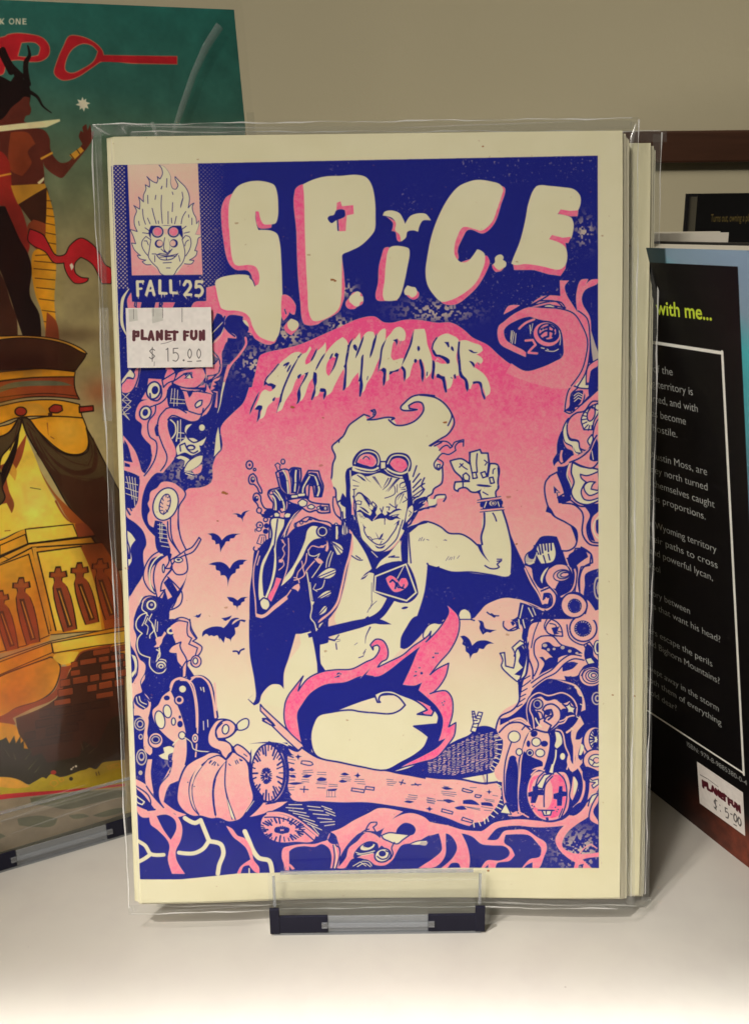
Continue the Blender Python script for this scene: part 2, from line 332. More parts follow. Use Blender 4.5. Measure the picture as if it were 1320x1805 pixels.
def hatch_log(s,f,sc):
    rg=np.random.RandomState(4)
    for j in range(15):
        x0=60+j*33
        top=np.interp(x0,[0,180,350,500,560],[1020,905,825,790,840]); bot=np.interp(x0,[0,230,480,560],[1090,1110,1075,940])
        y=top+12
        while y<bot-8:
            L=rg.uniform(12,26); sl=rg.uniform(-9,-2)
            s.stroke(f([[x0+rg.uniform(-6,6),y],[x0+L,y+sl]]),rg.uniform(2.5,5)/sc,'P' if rg.rand()<.6 else 'V')
            y+=rg.uniform(9,14)
ART_COVER = """
@ 0 0 1
B,s 196 287 1052 270 1054 1530 600 1538 420 1540 300 1552 248 1550
# centre field
C 441 640 462 622 500 612 530 604 565 589 600 573 632 559 660 555 676 565 690 566 712 561 738 561 770 566 795 566 815 577 832 592 858 605 880 625 900 640 925 651 950 645 978 632 1005 640 1015 660 1030 690 1000 740 985 790 970 860 960 900 1000 920 1015 960 990 970 950 945 930 985 960 1060 940 1110 920 1150 912 1200 912 1250 895 1290 890 1385 800 1385 700 1372 560 1366 460 1358 430 1330 380 1280 350 1200 320 1150 300 1080 322 1040 332 1005 325 960 315 905 322 880 332 860 350 857 374 848 376 820 385 795 392 780 391 750 415 722 432 700
# ---- tile A vines
@ 180 230
P 740 1095 808 1078 830 1240 960 1270 1010 1290 1050 1350 1075 1420 1130 1470 1185 1492 1215 1480 1190 1500 1100 1470 1050 1430 1000 1400 1000 1300 900 1290 870 1330 880 1390 950 1440 950 1455 890 1450 880 1500 850 1550 850 1620 840 1700 790 1740 730 1760 730 1800 640 1800 500 1800 560 1680 620 1660 780 1655 830 1600 780 1560 780 1500 870 1380 850 1290 815 1275 775 1360 770 1245 630 1245 655 1200 740 1190
P 190 1240 185 1180 212 1130 218 1195 285 1200 275 1245
P 385 1200 520 1200 500 1245 375 1245
b5 240 1195 235 1225 250 1235
b5 250 1200 248 1230
b6,s 410 1235 412 1205 432 1205 430 1218 412 1220 435 1240
w20,i 196 1105 155 1170 145 1260 150 1360 185 1440
B 780 1360 820 1290 855 1300 865 1340 800 1440 780 1480
w5 780 1420 855 1340
w4 785 1490 830 1450 868 1370
b7 870 1300 862 1350 890 1400 940 1440
b7 930 1300 915 1350 960 1400 1020 1420
B 945 1340 970 1305 1010 1330 1040 1390 1030 1410 1060 1420 1010 1440 1000 1490 980 1460 990 1400 950 1390
W 995 1325 1020 1330 1040 1375 1010 1350
B 860 1560 890 1480 950 1500 1000 1480 980 1520 960 1560 900 1590 870 1620 855 1700 830 1800 870 1740 920 1640 960 1600 1010 1560 1020 1500 990 1470 930 1490 880 1480 860 1530
B 870 1500 900 1480 980 1490 985 1530 930 1570 870 1560
p14 1015 1450 1020 1490 980 1560 900 1660 870 1780
B 890 1760 940 1640 1020 1560 1060 1420 1100 1480 1185 1500 1260 1480 1320 1300 1320 1520 1130 1560 1080 1720 1060 1800 900 1800
b6 780 1540 830 1600 830 1680 780 1740 740 1760
B 575 1700 640 1690 640 1720 610 1740
W 600 1718 625 1700 630 1730 610 1738
B 285 1660 500 1655 460 1700 440 1800 240 1800 270 1700
P 240 1660 280 1662 262 1760 250 1800 200 1800 150 1800 235 1700
W/b5 195 1665 230 1690 230 1720 180 1740 140 1785 145 1750
b6 440 1760 500 1720 570 1680 660 1665
b6 540 1655 440 1720 430 1770
EW/b6 370 1790 40 30
# ---- upper left vines
@ 180 640
P 465 0 445 105 335 98 318 185 285 245 330 246 275 268 245 380 288 422 285 485 312 530 356 580 355 680 310 770 290 755 270 690 240 610 190 540 155 500 157 548 190 600 225 692 162 680 160 745 235 770 272 790 265 860 260 940 240 1010 200 1015 175 1010 180 1070 245 1120 300 1180 320 1270 290 1340 305 1420 290 1500 240 1580 196 1650 200 1800 300 1800 420 1690 500 1640 440 1540 480 1500 540 1600 600 1500 600 1380 560 1300 540 1200 520 1060 430 1120 420 1300 400 1240 330 1160 290 1080 285 990 300 900 330 830 390 765 440 762 490 700 525 640 500 560 420 480 420 400 480 290 470 170 500 130 520 60
P 460 0 455 40 500 60 500 130 560 160 640 175 700 180 740 200 790 215 770 300 740 350 690 395 620 400 560 380 500 370 470 400 480 490 525 600 525 640 490 680 440 740 430 760 380 700 350 560 350 500 330 420 360 300 420 250 480 290 540 310 620 330 600 280 570 180 500 150 470 130 470 60
B 500 135 560 165 590 260 610 330 540 315 480 300 465 240 470 180
w4 500 170 490 260
w4 520 170 512 300
w4 540 180 535 290
w4 490 240 590 250
w4 485 270 590 275
B 600 185 650 180 640 210 620 235
B,s 580 100 630 55 650 95
W 600 92 625 70 635 98
b6 460 40 430 110 480 80 560 30
b6 430 110 440 160 470 130 520 110 600 60 640 60
b6 500 130 570 160 660 165 700 140 735 90 735 40 700 10
b6 470 180 460 230 420 270 370 290 345 300
b6 700 185 640 190 570 180
b6 690 190 785 205 770 270 740 310 700 350 650 340 620 330
b6 720 310 690 390 640 405 580 385 500 360 470 390 
b6 460 310 520 300 600 340
W 690 255 710 250 705 285 670 305 665 280
b6,z 690 255 712 252 705 285 670 305 662 285
b6 460 310 410 370 400 460 430 560 465 650 455 700 420 750
b6 385 290 380 340 335 400 330 450 345 510 388 545 385 650 340 740 305 785
b4 395 420 380 450 390 500
P 400 420 420 470 410 500
b8 400 430 388 460 398 500
EW/b7 370 182 48 62 15
EB 380 180 24 30 10
EW/b7 313 340 40 48 20
EB 312 338 20 26 15
b7 420 150 425 220 395 255 350 245 345 205
P/b6 140 155 180 98 225 100 240 30 270 10 262 90 215 190 175 205 145 198
W/b5 205 28 238 72 228 100 190 90 165 120 140 142 140 120 175 65
w4 150 205 210 260 150 320 200 390
w4 200 200 150 250 210 300 155 345 190 380
w3 145 250 215 255
w3 150 300 205 305
w3 150 350 200 345
# feathered dark blob
B 165 770 235 775 270 800 268 880 255 980 225 1020 200 1000 165 900
w4 180 790 200 880
w4 200 790 220 950
w4 220 795 240 1000
w4 240 800 250 960
w4 170 830 260 850
w4 172 870 262 900
w4 175 910 258 940
b7 175 1010 205 1060 185 1030
b7 178 960 215 1030
# left lower blue
B 176 1090 230 1130 290 1190 300 1250 320 1270 300 1320 298 1420 250 1560 205 1640 190 1500
W 180 1165 215 1190 250 1240 215 1290 220 1390 190 1440 185 1370 205 1370 190 1290 185 1240
b6,z 180 1165 215 1190 250 1240 215 1290 220 1390 190 1440 185 1370 205 1370 200 1290 185 1240
B 165 530 190 570 220 690 170 650
B,s 165 690 205 705 205 725 165 720
# wiggle hub left of pink arch
B 700 0 735 0 740 70 725 140 700 150 735 90
P 735 0 835 0 820 70 770 80 745 130 790 210 735 190 740 90
b6 840 0 825 60 750 80 735 180
P 860 0 850 80 790 110 770 180 815 200 800 300 830 310 835 200 870 100 920 0
B 860 0 890 0 870 70 850 180 835 300 815 330 820 190 770 185 800 165 780 150 810 140 790 120 830 105
B 900 60 1010 0 1095 0 1050 130 1000 270 940 330 845 420 850 600 790 660 775 830 680 870 590 845 560 930 520 830 420 820 440 760 530 680 620 700 720 640 810 560 820 430 740 350 780 300 815 320 850 230
w14,t 865 130 850 200 835 290 820 340
# dark nest with eyeballs
B 500 370 560 380 660 405 740 350 830 400 820 600 720 640 600 700 560 700 480 760 470 740 530 640 520 560 480 480 470 400
w9 490 390 520 420 525 480 500 520
b7 505 420 495 480
w9 540 400 540 470 530 540
w5 560 390 560 560
w5 545 480 590 485
w5 540 520 585 520
W 600 430 640 420 600 470 610 520 650 520 690 545 740 510 710 570 690 570 700 610 640 640 590 620 540 640 530 590 570 540 590 520 590 460
B 620 470 650 430 700 415 740 430 745 480 720 510 690 515 650 500
b6 590 480 620 530 655 550 730 515
EW 710 445 20 22
b6 560 610 555 570 590 555 610 600 650 625 680 610
EB 632 585 34 22
EW 632 587 20 10
W/b6 520 660 550 640 600 650 630 670 600 730 560 720 580 690
B 520 680 560 665 590 680 580 720 530 735
W 580 750 610 690 690 640 720 640 710 690 650 740 600 755
b5,z 580 750 610 690 690 640 720 640 710 690 650 740 600 755
P 640 750 710 705 700 760 660 775
W,s 810 500 825 440 845 600 795 650
b5,s 830 420 845 600 795 655
w6 590 755 650 770
w6 595 770 640 785
# shell
P 340 960 350 900 395 870 430 830 520 840 580 890 590 920 545 1040 540 1160 600 1300 600 1380 605 1470 590 1482 535 1480 505 1440 510 1390 560 1400 480 1240 450 1120 380 1100 370 1150 340 1130 330 1060 345 1030 330 980
EW/b6 455 985 85 118 20
EJ/b5 450 985 36 72 15
b4 430 940 440 960
b4 420 970 435 985
b4 415 1000 435 1010
b4 420 1030 435 1030
b4 440 1060 445 1035
b4 470 1040 458 1025
b4 485 1000 468 995
b4 490 960 470 965
b4 485 930 468 940
b4 460 915 458 935
b6 535 845 590 895 595 920 550 1000 545 1100 560 1220 600 1310
b6 470 1110 480 1220 540 1310
b6 490 1080 500 1230 560 1340
B 390 1110 450 1130 470 1240 490 1320 470 1360 400 1320 380 1240
w4 400 1130 460 1140
w4 402 1160 462 1170
w4 405 1190 464 1200
w4 410 1220 470 1230
w4 420 1250 475 1260
w4 425 1280 480 1290
w4 430 1120 430 1230
w4 415 1120 418 1250
B 440 1290 500 1340 480 1390 400 1400 360 1440 350 1540 380 1600 370 1620 340 1540 330 1440 360 1370 440 1350
w9 430 1340 380 1380 345 1450 345 1540 375 1620
P/b6 470 1480 500 1440 490 1380 540 1350 600 1310 640 1290 690 1220 703 1235 650 1320 560 1360 510 1400
b6 430 1310 360 1350 310 1430 300 1510 340 1590 380 1620
b6 470 1500 540 1570 570 1610 560 1690 500 1730 430 1740 400 1790
b6 460 1530 530 1600 530 1660 500 1720
b6 500 1440 530 1480 580 1480 605 1460 605 1390 590 1330
P/b6 395 1400 470 1340 480 1390 450 1440 500 1440 430 1540 420 1600 450 1590 400 1660 385 1600 370 1500
EW/b5 440 1440 8 30
EW/b5 545 1380 30 18
EB 545 1378 14 8
# lower-left fish eye column
B 300 1640 360 1630 430 1650 450 1590 480 1750 440 1800 230 1800
EP/b6 345 1700 66 66
EW/b6 348 1700 46 48
EB 350 1702 28 32
EV 352 1702 12 14
w7 290 1640 270 1700 300 1760 240 1800
@ 180 1090
P 195 0 250 0 235 60 270 130 250 180 270 270 330 370 280 480 350 580 330 700 240 640 230 560 215 450 240 400 250 280 220 190
B 230 0 480 0 500 130 520 280 480 420 440 500 370 540 350 580 300 480 310 390 260 230 270 130 235 60
B 470 0 545 0 530 60 480 90 430 70
w9 250 10 240 60 275 120 250 170 270 250 330 300 340 370 400 385 460 350 455 290 410 285 395 230
b5 262 10 252 60 288 120 262 170 282 240 345 290 350 350 400 370 440 350 440 310 
w6 290 0 290 60 340 100 320 130
w6 330 0 340 50 300 100
w6 400 0 405 60 380 30
B 290 160 330 130 370 150 390 220 380 260 330 240 290 200
w8,s 450 100 380 150 430 160 380 190 420 190
EW/b6 495 75 38 30 -10
EB 495 75 16 11
EW/b6 425 330 30 24
EB 425 330 12 10
b6 540 0 600 20 610 100 670 130 645 160 710 195 690 250 640 285 600 300 570 340 560 410
b6 625 0 635 60 675 130 640 160
P/b6 470 230 500 190 560 160 560 190 605 290 590 330 600 410 555 410 550 330 530 290 530 240
EP/b6 665 295 36 40
EJ/b5 662 295 18 20
b6 215 200 240 260 255 320 250 400 215 450
b6 205 250 225 320 225 400
b6 320 370 280 430 290 510 345 580
w6 380 390 380 470 400 460
w6 360 380 390 520
b5 330 380 380 520
EP/b5 290 590 44 36 30
EW/b5 295 595 30 20 50
B 225 540 300 510 330 600 300 640 240 600 
w6 250 550 260 590 310 625
w6 270 545 280 580 320 600
B 230 690 320 720 330 800 360 960 330 980 320 1200 240 1130
EV 275 740 42 46
EB 275 740 34 38
EV 275 740 24 26
EB 275 740 16 18
EV 285 975 38 58
EB 285 975 30 48
EV 285 970 22 32
EB 285 968 14 20
EV 280 830 16 20
EB 280 830 9 12
EV 278 1085 14 16
P 230 630 320 650 335 720 325 810 360 940 345 960 310 930 300 830 310 730 270 680 232 680
EP/b6 385 855 52 56
EV/b5 385 850 34 30
EB 385 850 22 18
# big dark pumpkin
B/b7 500 460 560 410 620 430 640 410 700 400 760 440 800 560 815 690 830 820 790 1000 600 1030 540 800 500 600
p9 560 430 630 440 670 560 680 740 665 970
p16 640 415 700 402 750 440 785 540 805 690
b6 640 425 700 398 765 440 800 560 822 690
P/b6 400 600 430 540 490 495 560 650 600 800 600 1000 560 1100 520 1000 560 900 480 850 400 770 370 720 360 640
p11 490 500 520 430 600 425 630 445
b6 480 490 510 425 580 412 630 420
EW/b5 574 492 28 28
EP/b6 552 570 34 34
EB 550 568 18 18
EB 463 555 22 18
EW/b5 467 650 28 46 -10
EW/b5 415 710 34 64 -12
EW/b5 510 722 14 26
EB 556 740 20 24
EB 555 690 10 12
w7,s 720 480 725 510
w5 720 720 722 780
w5 750 710 752 760
w5 700 480 706 500
p12 800 450 812 640
w9 590 850 560 840 520 870 490 920
EW/b5 570 820 24 26
b5 590 830 630 860 650 920 740 940 860 940
w6 590 835 635 870 650 915 750 935 830 935
EJ/b6 662 840 26 36
EW/b4 662 840 10 16
W/b7 395 960 440 940 430 905 480 890 520 910 520 940 480 960 480 1000 430 990
# trunk
P 520 870 600 900 560 1000 600 1040 560 1130 520 1150 480 1170 440 1290 520 1350 600 1380 500 1400 420 1300 400 1180 440 1120 490 1040 500 980
b6 500 1000 480 1090 410 1180 410 1280 460 1350 520 1380
b8 480 1000 460 1080 395 1200 400 1290 440 1340
P 330 990 360 990 350 1090 370 1230 340 1220 310 1110
P 245 1130 330 1180 400 1290 480 1350 540 1400 570 1470 560 1560 525 1640 530 1700 590 1800 500 1800 470 1700 480 1590 400 1490 350 1450 340 1400 290 1400 250 1350 255 1320 330 1350 380 1345 300 1240 240 1180
B 390 1390 460 1380 520 1420 530 1480 490 1560 440 1490
b6 245 1180 330 1240 350 1300 330 1345
b7 330 1350 380 1345
w8,z 250 1250 305 1290 290 1310 250 1290
b6 320 1180 360 1240 440 1330
# bottom white roots
w30 590 1405 660 1440 700 1420 740 1520 760 1570
w28 760 1560 720 1620 650 1655 548 1650
w30 760 1570 840 1590 860 1650 830 1740 820 1800
w26 262 1570 310 1600 350 1660 440 1665
w26 350 1660 310 1690 265 1715
w32 1010 1500 1040 1570 1070 1640 1110 1690 1180 1710 1200 1790
P 880 1460 920 1480 960 1530 1010 1550 1060 1640 1070 1700 1110 1760 1110 1800 1080 1790 1040 1740 1000 1750 980 1800 955 1800 980 1750 1050 1700 1020 1620 980 1580 930 1540
w8 1040 1765 1040 1800
P 1300 1620 1270 1680 1300 1740 1290 1780 1320 1780 1320 1620
# small log rising
@ 460 1090
P/b6,s 0 600 20 625 380 960 400 975 270 930 160 830 80 750 20 715 15 700 40 700 100 750 90 735 0 645
b6,s 15 715 40 700 100 750 70 745 20 718
# ---- bottom centre roots
P 490 1505 560 1480 660 1420 760 1370 830 1335 1000 1360 940 1400 900 1450 820 1500 760 1510 700 1510 640 1560 580 1640 560 1680 555 1620 540 1560 520 1520
P 860 1490 900 1440 950 1400 1050 1370 1150 1400 1210 1450 1320 1455 1320 1510 1270 1520 1300 1600 1290 1690 1220 1760 1120 1760 1180 1720 1260 1700 1275 1620 1250 1510 1180 1530 1090 1580 990 1600 950 1660 930 1700 870 1745 800 1740 700 1690 640 1700 590 1765 540 1765 600 1690 620 1620 680 1570 740 1510 800 1520 840 1550
B 960 1480 1010 1440 1070 1455 1090 1490 1070 1525 1000 1520 950 1510
W/b6 850 1530 900 1510 960 1515 1050 1525 1000 1560 960 1590 900 1570 860 1550
W/b5 1040 1595 1100 1570 1175 1565 1160 1590 1100 1600
B 650 1680 690 1610 760 1570 820 1585 830 1620 850 1600 900 1640 880 1680 800 1660 720 1670 660 1700
EW/b5 750 1610 55 28 -15
EB 755 1600 38 18 -15
w5 720 1610 760 1620 800 1595
w6 670 1650 700 1660 800 1640
w5 680 1665 720 1670 790 1655
B 620 1765 660 1720 740 1700 790 1730 820 1765
w5 650 1750 700 1720 740 1750
w5 680 1755 730 1730 770 1755
w5 710 1715 760 1720 780 1750
EW/b7 858 1672 58 48 -20
b6 820 1680 850 1700 890 1690 905 1650 880 1640
EB 855 1660 26 22
w6 835 1680 860 1690 885 1670
b6 940 1580 920 1620 930 1660 910 1700
P/b6 735 1500 770 1440 815 1435 815 1450 790 1470 810 1505
b6 690 1525 740 1490 760 1485
# left root loop
P 490 1505 470 1560 500 1590 540 1590 555 1680 545 1765 490 1765 500 1680 480 1620 430 1590 380 1610 300 1605 230 1620 190 1660 190 1720 220 1745 240 1770 220 1775 200 1745 180 1750 165 1775 165 1740 150 1690 160 1620 200 1605 300 1590 380 1590 430 1575 470 1560
b6 470 1500 530 1540 530 1600 555 1620 530 1765
w6 520 1600 535 1680 520 1765
b6 510 1600 520 1680 508 1765
# ---- logs
P/b7 0 1290 60 1290 210 1280 190 1330 80 1360 20 1380 -60 1400 -150 1410 -210 1440 -240 1430 -120 1330 -40 1290
B/b6 10 1390 60 1360 140 1370 230 1400 330 1470 410 1530 500 1450 560 1420 500 1340 420 1300 210 1285 140 1330
w5 200 1310 290 1310
w5 180 1330 300 1340
w5 200 1350 320 1370
w5 230 1370 340 1395
w5 270 1395 380 1430
w5 300 1420 400 1460
w5 330 1445 430 1490
w5 330 1320 420 1330
w5 340 1345 440 1355
w5 370 1375 480 1385
w5 400 1405 500 1415
w5 420 1435 520 1430
w5 450 1460 520 1450
w5 430 1320 500 1345
w5 450 1340 520 1370
w5 460 1365 525 1390
w5 360 1460 410 1520
P/b7 10 1400 50 1370 130 1370 220 1400 320 1470 395 1530 370 1575 250 1580 120 1580 40 1540 0 1480
p14 50 1372 130 1368 220 1395 330 1470 400 1530
b6 30 1400 120 1400 200 1425 290 1490 370 1560
# main log
P/b8 190 900 260 930 290 905 400 975 560 1010 700 1040 900 1070 1060 1100 1250 1120 1400 1130 1560 1160 1660 1150 1700 1220 1680 1330 1620 1400 1560 1450 1480 1470 1400 1450 1330 1420 1210 1380 1080 1350 900 1320 750 1300 560 1300 380 1290 230 1285 200 1250
B 1660 1150 1690 1150 1725 1180 1730 1260 1690 1330 1640 1400 1580 1450 1500 1480 1450 1475 1500 1440 1560 1430 1620 1370 1670 1300 1690 1220
w7 1660 1165 1690 1185
w7 1680 1190 1725 1195
w7 1690 1220 1730 1225
w7 1690 1245 1728 1255
w7 1680 1275 1720 1290
w7 1672 1300 1710 1315
w7 1655 1325 1690 1345
w7 1635 1350 1665 1375
w7 1610 1380 1640 1400
w7 1590 1400 1600 1430
w7 1570 1410 1575 1445
w7 1530 1430 1545 1460
w7 1495 1440 1500 1470
EP/b8 78 1085 118 212
EP/b7 52 1085 114 204
B -85 880 60 865 180 890 220 950 240 960 180 960 100 910 60 880 0 875
b6 60 865 130 900 175 1000 185 1120 160 1220 100 1290 40 1305
b6 100 880 160 990 175 1100 150 1210 90 1285
EB 42 1105 12 18
EB 42 1105 12 18
ST 48 1085 84 150 112 200 34
ST 42 1105 20 32 36 54 20
ST 150 1487 120 55 160 84 34
ST 150 1490 24 12 50 24 22
B 200 900 190 870 150 870 230 900 260 925
# bark marks
u12 190 960 230 975
u10 190 1010 235 1020
B 190 1060 220 1045 245 1065 220 1075
B 200 1100 240 1100 250 1120 210 1115
B 185 1160 240 1150 310 1155 240 1170
B 180 1240 200 1215 220 1240 200 1255
u5 190 1085 250 1090
u5 190 985 245 995
u5 190 1135 240 1135
u5 190 1190 240 1185
u5 190 1205 235 1205
u5 170 1265 210 1270
B 240 970 258 962 264 950 272 962 296 968 274 976 266 998 258 980
b5,z 290 1000 360 1010 368 1025 350 1032 285 1018
B 290 1115 310 1100 365 1100 330 1120
u5 300 1070 365 1065
u5 300 1080 370 1082
u5 290 1092 330 1094
u5 290 1130 340 1135
u5 290 1145 340 1150
b5 280 1200 335 1203
b5 308 1180 305 1222
u5 400 1080 460 1082
u5 398 1095 460 1098
B 395 1130 420 1115 465 1125 460 1140 400 1140
u5 395 1150 465 1150
u5 390 1160 465 1165
u7 400 1190 455 1192
u5 480 1165 540 1170
u5 480 1180 540 1180
B 470 1200 540 1195 530 1210 470 1212
u4 465 1205 468 1255
u4 480 1205 482 1255
u4 500 1205 500 1255
u4 525 1200 522 1255
u4 460 1255 530 1255
B 560 1095 590 1082 625 1098 590 1104
u5 560 1110 630 1115
B 548 1145 575 1132 610 1148 570 1155
u5 570 1125 635 1130
u5 580 1140 630 1142
B 650 1105 675 1095 683 1080 690 1095 705 1105 690 1110 682 1125 672 1110
u5 665 1130 725 1132
u5 660 1145 730 1148
u5 680 1160 735 1165
b5,z 642 1192 730 1205 725 1225 638 1212
b5,z 738 1182 798 1188 795 1208 735 1200
u5 885 1130 930 1135
u5 888 1145 955 1150
u5 890 1160 945 1160
u5 890 1170 930 1175
b5 975 1150 1015 1160
b5 1000 1135 985 1168
b5 1060 1170 1125 1168
b5 1085 1160 1105 1175
u6 1040 1240 1100 1248
u5 1035 1255 1100 1262
u6 1020 1270 1090 1272
B 1005 1290 1030 1280 1080 1290 1050 1300
u5 1170 1260 1215 1270
u5 1165 1275 1225 1285
u5 1170 1290 1220 1298
B 1155 1340 1180 1330 1186 1318 1194 1334 1215 1342 1195 1348 1186 1362 1178 1348
u5 1285 1180 1320 1185
@ 740 1090
B 148 1190 180 1185 235 1200 180 1205
u5 150 1215 250 1225
u5 150 1228 255 1240
u5 160 1240 240 1252
u5 50 1265 105 1272
u5 48 1280 108 1288
u5 50 1295 100 1305
B 160 1275 200 1272 240 1285 200 1300
u7 120 1280 240 1290
B 300 1280 360 1275 400 1295 420 1315 300 1305
B 240 1330 300 1320 330 1345 260 1345
u5 290 1320 420 1340
u5 330 1330 420 1350
B 425 1295 500 1300 515 1325 430 1315
u5 430 1325 510 1340
u5 450 1350 500 1355
b5,z 300 1195 370 1215 360 1225 295 1212
b5,z 388 1240 430 1245 420 1260 385 1255
b5,z 155 1340 230 1362 225 1378 150 1360
b5,z 300 1400 370 1425 365 1440 290 1420
u5 350 1190 395 1190
u5 450 1270 520 1280
u5 460 1280 520 1292
u5 510 1245 545 1250
B 460 1218 478 1214 484 1200 490 1214 508 1220 492 1226 484 1240 478 1226
# dark log upper right
B/b8 0 1100 0 1010 90 970 190 900 260 860 350 820 400 770 460 760 520 780 560 820 575 870 560 960 520 1070 480 1085 400 1100 230 1125 100 1120
b6 230 1125 360 1145 460 1165 440 1100
b6 470 1165 470 1100
p6 440 1105 455 1150
HX 20 1000 500 1090
w6 520 830 560 822
w6 530 855 570 850
w6 535 885 572 885
w6 532 915 570 922
w6 530 945 562 955
w6 522 975 556 990
w6 512 1005 545 1020
w6 500 1030 528 1050
w6 490 1050 512 1072
W/b5,s 355 790 375 730 365 650 380 650 390 700 410 655 438 660 420 720 410 740 390 800
b5 365 670 385 668
b5 366 690 388 690
b5 372 715 400 715
b5 378 740 408 735
b5 365 760 400 765
b5 400 680 430 685
b5 398 700 425 705
# bottom right roots
P 430 1500 520 1440 620 1420 700 1415 900 1430 1000 1420 1060 1380 1130 1340 1180 1290 1250 1220 1255 1280 1200 1380 1100 1450 1040 1500 1000 1570 1000 1610 1060 1650 1150 1660 1255 1650 1255 1680 1170 1690 1140 1700 1210 1765 1100 1765 1080 1760 1090 1720 1040 1690 970 1620 950 1560 975 1500 1010 1460 900 1470 790 1470 700 1460 600 1465 540 1480 500 1520 470 1560 540 1560 590 1500 660 1490 740 1490 820 1540 880 1580 890 1620 870 1680 830 1765 790 1765 790 1720 750 1740 720 1765 715 1765 770 1700 840 1680 850 1620 820 1580 770 1530 700 1520 600 1525 590 1580 640 1620 665 1670 630 1710 540 1730 530 1765 480 1765 480 1735 450 1765 430 1765 470 1710 560 1710 620 1680 630 1650 600 1610 500 1600 430 1590 370 1540 320 1520 290 1515 330 1600 350 1700 345 1765 290 1765 270 1730 220 1730 190 1765 150 1765 230 1690 260 1620 240 1560 200 1520 180 1515 180 1590 170 1680 110 1730 30 1765 -10 1765 100 1690 150 1640 160 1570 140 1510 60 1530 -10 1510 0 1400 60 1430 200 1460 300 1490 420 1500
B 270 1550 300 1600 320 1650 300 1600
B 1115 1740 1150 1730 1140 1765 1110 1765
p8 1100 1690 1150 1620 1200 1590 1240 1620
V 10 1575 55 1580 40 1600 -5 1595
"""
